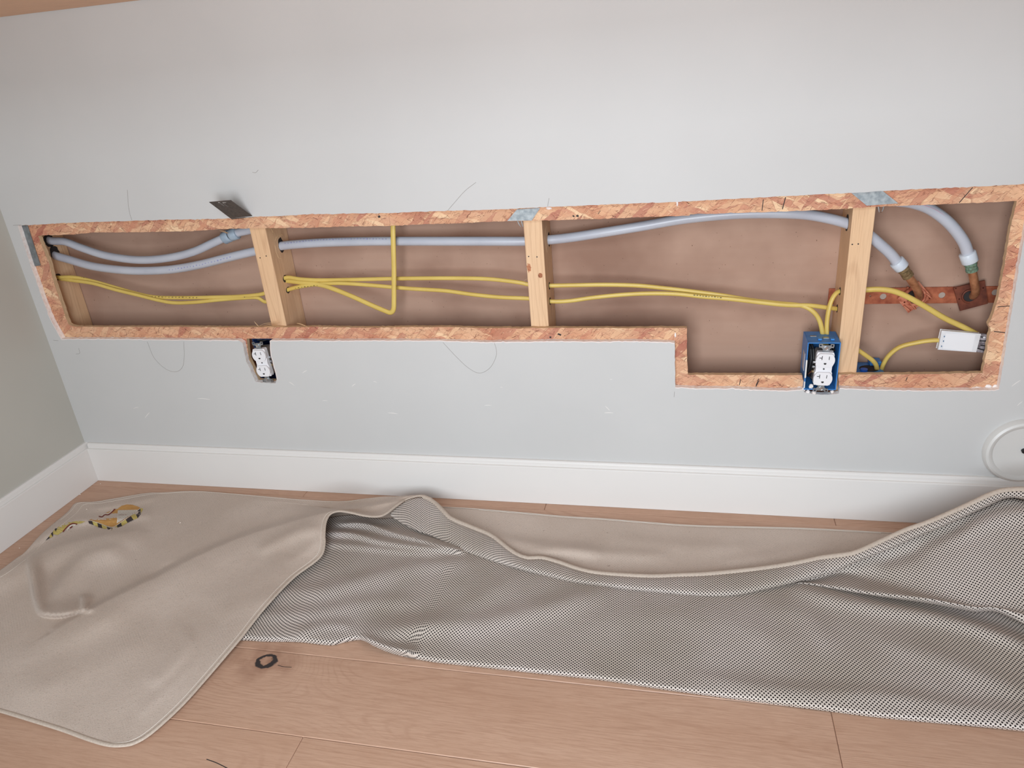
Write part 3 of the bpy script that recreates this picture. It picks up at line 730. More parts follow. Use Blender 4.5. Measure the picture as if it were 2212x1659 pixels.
def duplex(cx, cz, yf, tilt, side, lab, grp='white duplex power outlets'):
    """white duplex outlet on its steel yoke; side: +1 terminal screws show at right"""
    e = thing('power_outlet', (cx, yf + .012, cz - .05), lab, 'outlet', grp)
    T = Matrix.Translation((cx, yf, cz)) @ Matrix.Rotation(tilt, 4, 'Y')
    def bld(b, name, mat, bev=0, smooth=False, par=e):
        o = b.build(name, mat, par, smooth=smooth, bev=bev); return o
    f = lambda d: (lambda p: tuple(T @ Vector((p[0], d, p[1]))))
    # yoke: spine with eared ends
    def ear(s):
        o = [(-.0055, .030), (.0055, .030), (.0062, .040), (.0085, .0425), (.0105, .0435), (.0125, .0425), (.0138, .0455), (.0138, .0505), (.0075, .0510), (.0068, .0478), (-.0068, .0478), (-.0075, .0510), (-.0138, .0505), (-.0138, .0455), (-.0125, .0425), (-.0105, .0435), (-.0085, .0425), (-.0062, .040)]
        o = [(a, b * s) for a, b in o]; hl = [circ(-.0105, s * .0475, .0018, 10), circ(.0105, s * .0475, .0018, 10)]
        return B().prism([o] + hl, f(.0045), f(.0060))
    bld(ear(1), 'yoke_ear', STEEL); bld(ear(-1), 'yoke_ear', STEEL)
    # body
    def stad(hw, hz, cz_, n=8, cut=.0135):
        R = hw; pts = []
        for i in range(40):
            a = 2 * math.pi * i / 40; pts.append((R * math.cos(a), max(-cut, min(cut, R * 1.0 * math.sin(a))) + cz_))
        return pts
    body = [(-.0150, -.036), (.0150, -.036), (.0165, -.030), (.0165, .030), (.0150, .036), (-.0150, .036), (-.0165, .030), (-.0165, .030 - .06)]
    body = [(-.0140, -.034), (.0140, -.034), (.0160, -.030), (.0160, -.0085), (.0145, -.005), (.0145, .005), (.0160, .0085), (.0160, .030), (.0140, .034), (-.0140, .034), (-.0160, .030), (-.0160, .0085), (-.0145, .005), (-.0145, -.005), (-.0160, -.0085), (-.0160, -.030)]
    bld(B().prism([body], f(.0020), f(.0115)), 'body', NYL, .0008)
    bld(B().prism([[(a * .985, b_ * .985) for a, b_ in body]], f(.0115), f(.030)), 'body_back', plain('outlet_back', (128, 116, 108), .5), .0005)
    for zc in (.0195, -.0195):
        o = bld(B().prism([stad(.0172, 0, zc)], f(-.0030), f(.0025)), 'outlet_face', NYL, .0009)
        s = B()
        s.box((-.0072, -.0034, zc + .0012), (-.0060, -.0029, zc + .0092), 0, T); s.box((-.0115, -.0034, zc + .0046), (-.0066, -.0029, zc + .0058), 0, T)
        s.box((.0058, -.0034, zc + .0018), (.0069, -.0029, zc + .0086), 0, T)
        bld(s, 'blade_slots', SLOT, 0, par=o)
        g = [(.0024 * math.cos(a) + 0, min(.0024 * math.sin(a), .0012) + zc - .0062) for a in np.linspace(0, 2 * math.pi, 14, endpoint=False)]
        bld(B().prism([g], f(-.0034), f(-.0029)), 'ground_slot', SLOT, 0, par=o)
    bld(B().prism([circ(0, 0, .0016, 10)], f(.0012), f(.0022)), 'center_screw', SLOT)
    for zc in (.0425, -.0425):
        bld(B().prism([circ(0, zc, .0034, 16)], f(.0026), f(.0046)), 'mounting_screw', SCREW, .0005)
    sx_ = side * .0168
    for zc in (.009, -.001, -.011):
        v = B().tube([T @ Vector((side * .0155, .014, zc)), T @ Vector((side * .0195, .014, zc))], .0030, seg=12)
        bld(v, 'terminal_screw', SCREW if zc > -.005 else BRASS, 0, True)
    P = spline([T @ Vector((side * .019, .016, -.011)), T @ Vector((side * .0225, .026, -.022)), T @ Vector((side * .020, .040, -.016))], 6)
    bld(B().tube(P, .0012, seg=8), 'wire', WIREC, 0, True)
    return e
duplex(.3905, .3405, -.0020, math.radians(-2.5), 1, 'white duplex power outlet in the small drywall cutout at left')
duplex(1.6115, .3410, -.0100, math.radians(2.0), -1, 'white duplex power outlet in front of the blue box by the right stud')
for L in ([(-.022, .02, .03), (-.021, .012, .01), (-.023, .016, -.012), (-.020, .024, -.030)], [(-.024, .034, .036), (-.019, .022, .020), (-.0225, .020, 0), (-.021, .030, -.026)],
          [(-.020, .040, -.036), (-.024, .030, -.016), (-.021, .036, .012), (-.023, .044, .034)], [(.0, .030, .044), (.012, .034, .040), (.02, .036, .02)], [(-.010, .036, -.044), (-.018, .040, -.03), (-.022, .048, 0)], [(-.024, .046, .04), (-.018, .05, .01), (-.024, .05, -.04)]):
    for dx in (0, .0045):
        B().tube(spline([(1.6115 + a + dx, b_, .341 + c_) for a, b_, c_ in L], 6), .0024, seg=8).build('darkening_wire', CORK, b2, smooth=True)  # black wires added so the inside of the box looks deeply shaded
for L in ([(.016, .046, .035), (.024, .05, .02), (.026, .052, 0), (.020, .05, -.03)], [(0, .048, .038), (.018, .055, .03), (.024, .06, .012)], [(-.018, .030, .0455), (0, .034, .0465), (.022, .030, .0450)], [(-.016, .036, .0400), (.0, .042, .0420), (.024, .040, .0380)], [(.014, .032, .0465), (.022, .028, .0400), (.024, .036, .0300)]):
    for dx in (0, .004):
        B().tube(spline([(.3905 + a + dx, b_, .3405 + c_) for a, b_, c_ in L], 6), .0024, seg=8).build('darkening_wire', CORK, b1, smooth=True)  # black wires added to darken the bright blue inside of this box
B().box((1.5790, -.0006, .318), (1.5818, .0004, .356)).box((1.5790, -.0006, .296), (1.5812, .0004, .310)).build('painted_reflection', SCUF_REFL, b2, bev=.0003)  # white strips standing in for the reflection along the box's front left edge
# torn plaster lump under the right outlet
v = []; q = UY(1752, 846, -.002)
lump = B()
for x, y, r in ((1745, 846, .004), (1752, 835, .0045), (1758, 848, .004), (1736, 840, .0035), (1798, 846, .0035)):
    c_ = UY(x, y, .004); bmv = bmesh.new(); bmesh.ops.create_icosphere(bmv, subdivisions=2, radius=r)
    vs = [(Vector(c_) + vv.co * (1 + .35 * rng.randn() * .4)) for vv in bmv.verts]; lump.add(vs, [[k_.index for k_ in ff.verts] for ff in bmv.faces]); bmv.free()
lump.build('torn_plaster', GYP, wall)

# ---------------------------------------------------------------- nail plates
def plate(lab, pts, Ys, mat, holes_=(), prongs=(), lips=None, th=.0011):
    """pts: 4 photo corners with own depth"""
    Q = [Vector(UY(a, b, y)) for (a, b), y in zip(pts, Ys)]
    c = sum(Q, Vector()) / 4
    e = thing('nail_plate', c, lab, 'nail plate', 'galvanized nail plates on the framing')
    nrm = (Q[1] - Q[0]).cross(Q[3] - Q[0]).normalized()
    if nrm.y > 0: nrm = -nrm
    def bil(p):
        u, v_ = p; return Q[0] * (1 - u) * (1 - v_) + Q[1] * u * (1 - v_) + Q[2] * u * v_ + Q[3] * (1 - u) * v_
    outl = [(u, 0) for u in np.linspace(0, .9, 8)] + [(1, v_) for v_ in np.linspace(0, .9, 8)] + [(u, 1) for u in np.linspace(1, .1, 8)] + [(0, v_) for v_ in np.linspace(1, .1, 8)]
    B().prism([outl] + list(holes_), lambda p: bil(p) + nrm * th, lambda p: bil(p)).build('plate_body', mat, e)
    for L, Yp in prongs:
        P = spline([UY(a, b, Yp) for a, b in L], 4)
        B().tube(P, [.0011 * (1 - .6 * i / len(P)) for i in range(len(P))], .0007, 6).build('prong', GALV, e, smooth=True)
    return e
plate('bent metal nail plate sticking out from the wall above the second stud', [(452, 436), (499, 432), (548, 468), (501, 473)], [-.052, -.052, .004, .004], plain('dull_steel', (120, 116, 112), .5, .7, var=(104, 100, 98), sc=200),
      holes_=[[(.30, .06), (.42, .03), (.42, .30), (.38, .30), (.38, .12)], [(.50, .10), (.54, .05), (.62, .05), (.75, .06), (.62, .12), (.54, .12), (.54, .34), (.50, .34)]])
plate('shiny metal nail plate lying flat on the board above the middle stud', [(1117, 452), (1167, 449), (1149, 476), (1096, 477)], [.0118] * 4, GALV,
      prongs=[([(1118, 477), (1121, 484), (1125, 490)], .022), ([(1126, 477), (1128, 484), (1130, 490)], .022)])
plate('metal nail plate with two prongs below it, above the right stud', [(1838, 416), (1905, 411), (1940, 439), (1872, 444)], [.0118] * 4, GALV,
      prongs=[([(1896, 441), (1898, 450), (1899, 458)], .022), ([(1909, 440), (1908, 450), (1905, 457)], .022)])
plate('narrow metal nail plate upright at the far left edge of the opening', [(47, 487), (60, 486.5), (88, 573), (76, 575)], [.0118] * 4, plain('plate_grey', (140, 146, 148), .5, .4, var=(108, 114, 116), sc=60))

# ---------------------------------------------------------------- round wall cover at the right
rc = thing('round_cover', (1.985, -.004, .103), 'round white wall cover with raised rim, cut off by the right picture edge', 'wall cover')
prof = [(0, .0085), (.045, .0085), (.052, .0092), (.056, .0125), (.060, .0135), (.064, .0115), (.0670, .006), (.0678, 0)]
V = []; Fc = []; n = 64; cc = Vector((1.9835, 0, .1708))
for r, d in prof[1:]:
    for i in range(n):
        a = 2 * math.pi * i / n; V.append((cc.x + r * math.cos(a), -d, cc.z + r * math.sin(a)))
m_ = len(prof) - 1
for k in range(m_ - 1):
    for i in range(n): Fc.append((k * n + i, k * n + (i + 1) % n, (k + 1) * n + (i + 1) % n, (k + 1) * n + i))
Fc.append(tuple(range(n))[::-1])
o = mk('cover_disc', V, Fc, plain('cover_white', (214, 212, 208), .35), rc, smooth=True); fix_smooth(o, .5)
hole = B().tube([(1.9865, -.0088, .1755), (1.9865, -.0135, .1745)], .0075, .0052, 18, up=(1, 0, 0)).build('cord_grommet', CORK, rc, smooth=True)
B().tube(spline([(1.986, -.0100, .168), (1.991, -.014, .1665), (1.999, -.012, .166)], 6), .0022, seg=10).build('latch', NYL, rc, smooth=True)

# ---------------------------------------------------------------- drop cloth
def polydist(px, py, L):
    """signed distance in photo pixels to a polyline; + = below for a left-to-right line"""
    best = np.full(px.shape, 1e9); sg = np.ones(px.shape)
    for (x0, y0), (x1, y1) in zip(L[:-1], L[1:]):
        dx, dy = x1 - x0, y1 - y0; l2 = dx * dx + dy * dy
        t = np.clip(((px - x0) * dx + (py - y0) * dy) / l2, 0, 1)
        qx = px - x0 - t * dx; qy = py - y0 - t * dy; d = np.hypot(qx, qy)
        cr = dx * qy - dy * qx
        mk_ = d < best; best = np.where(mk_, d, best); sg = np.where(mk_, np.sign(cr), sg)
    return best * sg
def ease(L, t):  # taper near the ends of a ridge
    return 1
def ridges(px, py, RS):
    z = np.zeros(px.shape)
    for L, amp, wn, wp in RS:
        Ls = [tuple(p) for p in spline(L, 4)]
        d = polydist(px, py, Ls)
        w_ = np.where(d < 0, wn, wp)
        # taper along the ridge
        dx = Ls[-1][0] - Ls[0][0]; dy = Ls[-1][1] - Ls[0][1]; l2 = dx * dx + dy * dy
        t = ((px - Ls[0][0]) * dx + (py - Ls[0][1]) * dy) / l2
        tp = np.clip((t + .12) / .27, 0, 1) * np.clip((1.12 - t) / .27, 0, 1); tp = tp * tp * (3 - 2 * tp)
        z += amp * np.exp(-(d / w_) ** 2) * tp
    return z
def lift(px, py, z):
    out = np.zeros(px.shape + (3,))
    d = np.stack([(px - W / 2) / F, -(py - H / 2) / F, -np.ones(px.shape)], -1) @ ROT.T
    t = (z - CAM[2]) / d[..., 2]
    return CAM + t[..., None] * d
def catgrid(rows, nu, nv):
    """rows of (px,py,z) resampled to nu, then splined across to nv"""
    R = [resample(np.array(spline(r, 6)), nu) for r in rows]
    cols = []
    for i in range(nu):
        c = np.array(spline([r[i] for r in R], max(2, nv // (len(rows) - 1)))); cols.append(c)
    G = np.array(cols).transpose(1, 0, 2)
    return G
CL = B(); CUV = []; CM = []
def smooth_noise(X, Y, s, seed):
    r = np.random.RandomState(seed); z = np.zeros(X.shape)
    for k in range(7):
        a = r.rand() * 6.28; f = s * (.6 + r.rand() * 1.2); ph = r.rand() * 6.28
        z += np.sin(f * (X * math.cos(a) + Y * math.sin(a)) + ph + 1.3 * np.sin(f * .6 * (Y * math.cos(a) - X * math.sin(a)) + ph * 2))
    return z / 7
def sheet(G, RS, mat, noise=.0006, ns=60, seed=1, arc=False, zmin=.0012, flat=0):
    px, py, z = G[..., 0], G[..., 1], G[..., 2].copy()
    P0 = lift(px, py, z)
    z = z + ridges(px, py, RS) + noise * smooth_noise(P0[..., 0], P0[..., 1], ns, seed) + noise * .5 * smooth_noise(P0[..., 0], P0[..., 1], ns * 2.3, seed + 9)
    z = np.maximum(z, zmin)
    P = lift(px, py, z)
    P[..., 1] = np.minimum(P[..., 1], -.0165)
    nv, nu = px.shape; b0 = len(CL.v)
    CL.v += [tuple(q) for q in P.reshape(-1, 3)]
    if arc:
        u = np.zeros((nv, nu)); v_ = np.zeros((nv, nu))
        u[:, 1:] = np.cumsum(np.linalg.norm(np.diff(P, axis=1), axis=2), axis=1)
        v_[1:, :] = np.cumsum(np.linalg.norm(np.diff(P, axis=0), axis=2), axis=0)
        u = np.repeat(u.mean(axis=0)[None], nv, 0)
    else:
        a = arcrot; YY = P[..., 1].copy()
        YY[1:] = YY[0] - np.cumsum(np.hypot(np.diff(P[..., 1], axis=0), np.diff(P[..., 2], axis=0)), axis=0)
        P_ = P; P = np.stack([P[..., 0], YY, P[..., 2]], -1) if flat == 0 else P
        u = P[..., 0] * math.cos(a) + P[..., 1] * math.sin(a); v_ = -P[..., 0] * math.sin(a) + P[..., 1] * math.cos(a)
    P = P_ if not arc else P
    CUV.extend(list(zip(u.ravel(), v_.ravel())))
    for j in range(nv - 1):
        for i in range(nu - 1):
            a = b0 + j * nu + i; CL.f.append((a, a + nu, a + nu + 1, a + 1)); CL.m.append(mat)
    return P
arcrot = math.radians(4)
# back strip, felt up, lying flat along the wall
back = [(640, 1080), (702, 1085), (750, 1085.7), (850, 1089), (957, 1096), (1024, 1099.5), (1133, 1108.5), (1223, 1116.5), (1300, 1121), (1400, 1129), (1506, 1136), (1712, 1141), (1820, 1146), (1918, 1151.7), (1990, 1158), (2080, 1165)]
P0 = sheet(catgrid([[(x, y, .0035) for x, y in back], [(x, y + 9, .0045) for x, y in back], [(x, y + 45, .004) for x, y in back], [(x, y + 95, .004) for x, y in back], [(x, y + 170, .003) for x, y in back]], 220, 48),
           [([(1060, 1160), (1130, 1172), (1200, 1180), (1290, 1190)], .009, 9, 22), ([(1150, 1190), (1230, 1186), (1330, 1196), (1440, 1200)], .006, 12, 16), ([(1330, 1165), (1480, 1180), (1640, 1185)], .004, 14, 20), ([(1560, 1215), (1680, 1200), (1800, 1180)], .005, 12, 12)], 0, .0007, 30, 3)
# lower right body, dotted backing up; the front edge is a soft fold
top1 = [(600, 1160, .004), (650, 1140, .004), (700, 1121, .005), (760, 1112, .006), (810, 1120, .006), (860, 1120, .006), (920, 1140, .006), (980, 1170, .006), (1040, 1195, .006), (1110, 1215, .006), (1200, 1238, .006), (1320, 1258, .006), (1430, 1270, .006), (1530, 1276, .006), (1620, 1270, .006), (1700, 1248, .006), (1780, 1245, .006), (1904, 1268, .006), (2005, 1290, .006), (2100, 1305, .006), (2260, 1345, .008)]
bot1 = [(440, 1384), (480, 1385), (522, 1383), (572, 1386), (645, 1387), (702, 1393.5), (721, 1393.5), (746, 1387), (768, 1384), (782, 1383), (800, 1392), (825, 1404), (862, 1416), (934, 1430), (1042, 1442), (1115, 1450), (1300, 1470), (1424, 1488.5), (1589, 1511), (1754, 1532), (1918, 1552.5), (2124, 1571), (2260, 1584)]
def lerp_row(t, z):
    A_ = resample(np.array([p[:2] for p in spline(top1, 6)]), 60); B_ = resample(np.array(spline(bot1, 6)), 60)
    q = A_ * (1 - t) + B_ * t
    return [(a, b, z) for a, b in q]
rows = [lerp_row(0, .006), lerp_row(.1, .007), lerp_row(.3, .008), lerp_row(.55, .008), lerp_row(.8, .009), lerp_row(.93, .011), lerp_row(.975, .009), lerp_row(1, .0015)]
R1 = [([(732, 1131), (790, 1132), (850, 1152), (913, 1167), (990, 1185)], .013, 7, 6), ([(700, 1150), (760, 1153), (823, 1169), (913, 1181), (1000, 1190)], .012, 8, 7),
      ([(690, 1172), (760, 1178), (860, 1188), (960, 1196)], .006, 9, 8),
      ([(600, 1282), (700, 1272), (800, 1246), (900, 1222), (1010, 1212)], .006, 14, 20), ([(560, 1330), (680, 1322), (790, 1300), (900, 1296)], .004, 14, 16),
      ([(790, 1368), (900, 1352), (1040, 1342), (1180, 1310), (1300, 1280)], .008, 20, 26), ([(640, 1368), (700, 1350), (760, 1350)], .004, 12, 12),
      ([(782, 1378), (800, 1384), (840, 1398), (900, 1408)], .010, 10, 10),
      ([(1240, 1350), (1400, 1330), (1560, 1340), (1700, 1390)], .003, 30, 30), ([(1500, 1460), (1700, 1490), (1900, 1500), (2100, 1530), (2240, 1545)], .005, 18, 22),
      ([(1720, 1270), (1850, 1300), (2000, 1325), (2120, 1355), (2240, 1400)], .010, 14, 20), ([(1900, 1380), (2050, 1430), (2230, 1500)], .004, 24, 24),
      ([(1100, 1250), (1040, 1290), (960, 1330), (860, 1360)], .004, 22, 18), ([(1660, 1310), (1740, 1330), (1800, 1400)], .003, 22, 22)]
P1 = sheet(catgrid(rows, 380, 128), R1, 1, .0008, 26, 11)
# upturned band between hem and lower fold line
topc = [(842, 1110, .030), (862, 1092, .034), (880, 1080, .036), (903, 1074, .037), (920, 1075, .036), (937, 1085, .034), (953, 1100, .031), (971, 1119, .028), (994, 1130, .024), (1022, 1141, .021), (1062, 1158, .018), (1090, 1180, .016), (1115, 1198, .0145), (1140, 1207, .0135), (1169, 1206, .0130), (1205, 1215, .0125), (1252, 1231, .0125), (1300, 1240, .0125), (1400, 1246, .0125), (1465, 1244, .0125), (1531, 1241, .014), (1630, 1231, .019), (1712, 1219, .027), (1774, 1206, .037), (1828, 1199, .046), (1853, 1193, .052), (1904, 1170, .066), (1955, 1147, .082), (2006, 1129, .098), (2056, 1107.6, .114), (2095, 1090, .128), (2120, 1078, .138), (2145, 1067, .146), (2171, 1060, .152), (2212, 1058, .156), (2260, 1060, .158)]
botc = [(843, 1113, .026), (858, 1124, .018), (877, 1135, .015), (905, 1148, .013), (931, 1157, .012), (965, 1173, .010), (994, 1187, .009), (1040, 1204, .009), (1079, 1217, .009), (1130, 1232, .009), (1187, 1246, .009), (1240, 1258, .009), (1300, 1266, .009), (1360, 1274, .009), (1424, 1280, .009), (1480, 1285, .009), (1527, 1288, .009), (1589, 1286, .010), (1650, 1274, .012), (1726, 1256, .016), (1802, 1236, .024), (1853, 1213, .038), (1930, 1183, .060), (1980, 1160, .076), (2031, 1140, .092), (2082, 1117, .108), (2133, 1094, .124), (2184, 1075, .138), (2260, 1090, .142)]
nb = 300
Tt = resample(np.array(spline(topc, 6)), nb)
# pair by photo x so that the band keeps a regular width
Bc = np.array(spline(botc, 6)); Bx = np.maximum.accumulate(Bc[:, 0])
tx = np.linspace(0, 1, nb)
def at_x(Cv, x): xs = np.maximum.accumulate(Cv[:, 0]) + np.arange(len(Cv)) * 1e-6; return np.stack([x, np.interp(x, xs, Cv[:, 1]), np.interp(x, xs, Cv[:, 2])], -1)
Tc = np.array(spline(topc, 6)); x0s = np.linspace(844, 2258, nb)
TT = at_x(Tc, x0s); BB = at_x(Bc, x0s)
rows_ = []
for k, (t_, dz) in enumerate([(0, 0), (.15, .004), (.35, .006), (.6, .007), (.8, .006), (.92, .003), (1.0, -.002)]):
    q = TT * (1 - t_) + BB * t_; q = q.copy(); q[:, 2] += dz * np.clip((q[:, 0] - 850) / 200, .2, 1) * np.where(q[:, 0] > 1780, .6, 1); rows_.append(q)
tuck = BB.copy(); tuck[:, 1] -= 6; tuck[:, 2] -= .006; rows_.append(tuck)
rows_ = [[tuple(p) for p in r] for r in rows_]
G = np.array([[r[i] for r in rows_] for i in range(nb)])
G = np.array([np.array(spline(list(g), 3)) for g in G]).transpose(1, 0, 2)
P2 = sheet(G, [], 1, .0005, 40, 21, arc=True)
# right-hand billow above the second fold
tb = [(1700, 1250, .010), (1726, 1246, .014), (1802, 1228, .022), (1853, 1207, .034), (1930, 1177, .055), (1980, 1154, .070), (2031, 1134, .086), (2082, 1112, .102), (2133, 1090, .117), (2184, 1072, .130), (2260, 1090, .134)]
vl = [(1720, 1256, .008), (1760, 1252, .010), (1813, 1239, .013), (1860, 1248, .016), (1904, 1256, .020), (1960, 1268, .026), (2006, 1278, .032), (2060, 1290, .036), (2107, 1298, .040), (2170, 1300, .044), (2260, 1310, .048)]
rg = [(1722, 1259, .011), (1745, 1259, .014), (1828, 1268, .022), (1870, 1277, .026), (1904, 1281, .030), (1960, 1288, .034), (2006, 1294, .038), (2056, 1303, .040), (2107, 1312, .040), (2160, 1315, .042), (2260, 1345, .046)]
lo = [(1724, 1261, .008), (1745, 1262, .010), (1828, 1277, .013), (1870, 1284, .015), (1904, 1289.5, .017), (1960, 1297, .019), (2006, 1303.5, .021), (2056, 1312.5, .022), (2107, 1321.5, .024), (2160, 1324, .028), (2260, 1372, .030)]
xs_ = np.linspace(1722, 2258, 150)
rr_ = [at_x(np.array(spline(q, 6)), xs_) for q in (tb, vl, rg, lo)]
mid = rr_[0] * .5 + rr_[1] * .5; mid[:, 2] += .006 * np.clip((xs_ - 1760) / 200, 0, 1) * 0
tk = rr_[3].copy(); tk[:, 1] -= 7; tk[:, 2] -= .009
allr = [rr_[0], mid, rr_[1], rr_[2], rr_[3], tk]
G = np.array([[tuple(r[i]) for r in allr] for i in range(150)])
G = np.array([np.array(spline(list(g), 9)) for g in G]).transpose(1, 0, 2)
P3 = sheet(G, [([(1990, 1190), (2080, 1150), (2150, 1120), (2240, 1100)], .006, 14, 14), ([(1900, 1215), (2000, 1180), (2090, 1130)], -.006, 14, 16)], 1, .0008, 30, 31)
# left part, felt up, with turned-over hem along its lower right
hem = [(-160, 1490, .004), (-60, 1520, .004), (0, 1535, .004), (70, 1556, .004), (137, 1577, .004), (195, 1598, .004), (235, 1609, .004), (265, 1610, .004), (293, 1604, .004), (329, 1581.6, .005), (389, 1527, .006), (439, 1472, .008), (494, 1408, .013), (521, 1376, .015), (572, 1312, .018), (631, 1250, .020), (677, 1215.6, .023), (695, 1197, .027), (700, 1174, .031), (699.5, 1158, .034), (702, 1131, .037), (710.6, 1113, .040), (727, 1105, .041), (750, 1106, .038), (787, 1114, .032), (814, 1116, .030), (832, 1110.6, .030), (855, 1093, .033), (877, 1079, .036), (902, 1071.5, .038), (920, 1072.5, .037)]
far = [(-300, 1440, .004), (-280, 1400, .004), (-260, 1380, .004), (-240, 1360, .004), (-220, 1345, .004), (-190, 1330, .004), (-170, 1320, .004), (-150, 1310, .004), (-130, 1300, .004), (-105, 1290, .004), (-70, 1272, .004), (-40, 1255, .004), (0, 1232.7, .004), (35, 1207, .004), (54, 1193, .004), (94, 1150.5, .004), (145.7, 1107, .004), (164.5, 1087, .004), (202, 1084.6, .004), (254, 1076, .004), (315, 1066, .004), (352.6, 1064.6, .004), (423, 1061.6, .004), (520, 1069, .004), (640, 1079, .005), (735, 1083.5, .009), (785, 1078, .018), (828, 1073.5, .030), (860, 1073, .034), (893, 1070.5, .036), (912, 1070.5, .0365)]
nh = 340
kk = np.linspace(0, len(hem) - 1, nh)
def par(L, k):
    S_ = np.array(spline(L, 10)); return np.stack([np.interp(k * 10, np.arange(len(S_)), S_[:, c]) for c in range(3)], -1)
HH, FF = par(hem, kk), par(far, kk)
ts = np.linspace(0, 1, 210)
G = np.zeros((len(ts), nh, 3))
for i, t_ in enumerate(ts):
    G[i, :, :2] = HH[:, :2] * (1 - t_) + FF[:, :2] * t_
    e1 = np.exp(-(t_ / .16) ** 2)
    G[i, :, 2] = FF[:, 2] * (1 - e1) + HH[:, 2] * e1 + .003 * (1 - abs(2 * t_ - 1))
    # thin rounded borders
    G[i, :, 2] = np.where(t_ > .985, np.minimum(G[i, :, 2], np.where(FF[:, 0] > 700, 9, .003)), G[i, :, 2])
R4 = [([(860, 1085), (780, 1098), (700, 1110), (620, 1132), (520, 1163), (423, 1205), (329, 1252), (221, 1306), (120, 1362)][::-1], .017, 7, 60),
      ([(318, 1250), (340, 1238), (362, 1224), (384, 1216)], -.004, 5, 6),
      ([(61, 1219), (66, 1240), (70, 1262), (75, 1290), (87, 1321), (108, 1328), (131, 1328), (158, 1324), (178, 1320)], .024, 22, 3.5),
      ([(178, 1322), (180, 1305), (179, 1288)], .014, 4, 18),
      ([(-30, 1262), (47, 1222), (100, 1195), (141, 1179), (211, 1162), (300, 1150)], .017, 12, 34),
      ([(113, 1296), (146, 1247), (188, 1205), (260, 1185)], .012, 16, 30),
      ([(-40, 1245), (20, 1215), (80, 1170), (150, 1130), (230, 1122), (320, 1112)], .009, 10, 10),
      ([(200, 1100), (280, 1086), (340, 1074)], .004, 8, 8),
      ([(330, 1480), (375, 1435), (402, 1400), (412, 1365)], .0035, 20, 14), ([(300, 1545), (350, 1500), (410, 1440)], .0016, 12, 12), ([(60, 1500), (200, 1440), (330, 1360)], .003, 26, 26), ([(430, 1300), (520, 1270), (620, 1215)], .003, 22, 26),
      ([(10, 1440), (60, 1410), (150, 1370), (260, 1320)], .003, 24, 24), ([(470, 1330), (560, 1300), (600, 1285)], .003, 20, 20),
      ([(560, 1190), (640, 1150), (690, 1140)], .006, 12, 16), ([(620, 1215), (655, 1195), (690, 1165)], .0025, 12, 12)]
P4 = sheet(G, R4, 0, .0009, 24, 41, flat=1)
cloth = mk('drop_cloth', CL.v, CL.f, [FELT, DOTS], None, CL.m, CUV, True)
bm = bmesh.new(); bm.from_mesh(cloth.data)
for f in bm.faces:
    pass
bm.to_mesh(cloth.data); bm.free()
tag(cloth, 'crumpled grey felt drop cloth with black-dotted backing, spread over the floor', 'drop cloth')
m_ = cloth.modifiers.new('thick', 'SOLIDIFY'); m_.thickness = .0012; m_.offset = -1
# hem roll along the edges
def hemroll(P, rx, ry, name='hem', mat=HEM, up=(0, 0, 1)):
    return B().tube([Vector(p) for p in P], rx, ry, 10, up=up).build(name, mat, cloth, smooth=True)
Hp = P4[0].copy(); Hp = Hp[::2]
hemroll(Hp + np.array([0, 0, .0005]), .0022, .0038)
Tp = lift(TT[::3, 0], TT[::3, 1], TT[::3, 2]); sel = (TT[::3, 0] > 905)
q = Tp[sel]; fl_ = np.ones(len(q))
hemroll(q + np.array([0, 0, .0015]), .0042, .0050)
# stitching lines
def stitch(G_, idx, frac=None, up=.0012):
    P = G_[idx][::3]; B().tube([Vector(p) + Vector((0, 0, up)) for p in P], .0006, seg=6).build('stitching', THR, cloth, smooth=True)
stitch(P4[:, :], 3); stitch(P4[:, int(nh * .52):int(nh * .80)], -3); stitch(P4[:, int(nh * .38):int(nh * .86)], -8)
B().tube([Vector(p) + Vector((0, 0, .001)) for p in P0[0][40:200:3]], .0008, seg=6).build('stitching', THR, cloth, smooth=True)
B().tube([Vector(p) + Vector((0, 0, .0014)) for p in P0[4][60:195:3]], .0006, seg=6).build('stitching', THR, cloth, smooth=True)

# printed hazard label on the felt corner
PX4 = G[..., 0].ravel(); PY4 = G[..., 1].ravel(); Z4 = P4.reshape(-1, 3)[:, 2]
def zat(x, y):
    d = (PX4 - x) ** 2 + (PY4 - y) ** 2; k_ = np.argsort(d)[:4]; w_ = 1 / (d[k_] + .5); return float((Z4[k_] * w_).sum() / w_.sum())
def decal(b, poly, m_i, up):
    # densify and follow the cloth
    P = [np.array(p, float) for p in poly]; pts = []
    for i in range(len(P)):
        a, c_ = P[i], P[(i + 1) % len(P)]; n_ = max(1, int(np.linalg.norm(c_ - a) / 4))
        for j in range(n_): pts.append(tuple(a + (c_ - a) * j / n_))
    x0, x1 = min(p[0] for p in pts), max(p[0] for p in pts); y0, y1 = min(p[1] for p in pts), max(p[1] for p in pts)
    bm = bmesh.new(); vs = [bm.verts.new((p[0], p[1], 0)) for p in pts]; f = bm.faces.new(vs)
    bmesh.ops.triangulate(bm, faces=[f])
    for ax_, lo_, hi_ in ((0, x0, x1), (1, y0, y1)):
        c_ = math.ceil(lo_ / 5) * 5
        while c_ < hi_:
            nn = (1, 0, 0) if ax_ == 0 else (0, 1, 0); co = (c_, 0, 0) if ax_ == 0 else (0, c_, 0)
            bmesh.ops.bisect_plane(bm, geom=bm.verts[:] + bm.edges[:] + bm.faces[:], plane_co=co, plane_no=nn); c_ += 5
    bm.verts.index_update()
    V_ = [tuple(UZ(v.co.x, v.co.y, zat(v.co.x, v.co.y) + up)) for v in bm.verts]
    b.add(V_, [[v.index for v in f.verts] for f in bm.faces], m_i); bm.free()
lab = B()
s_ = 6.9125
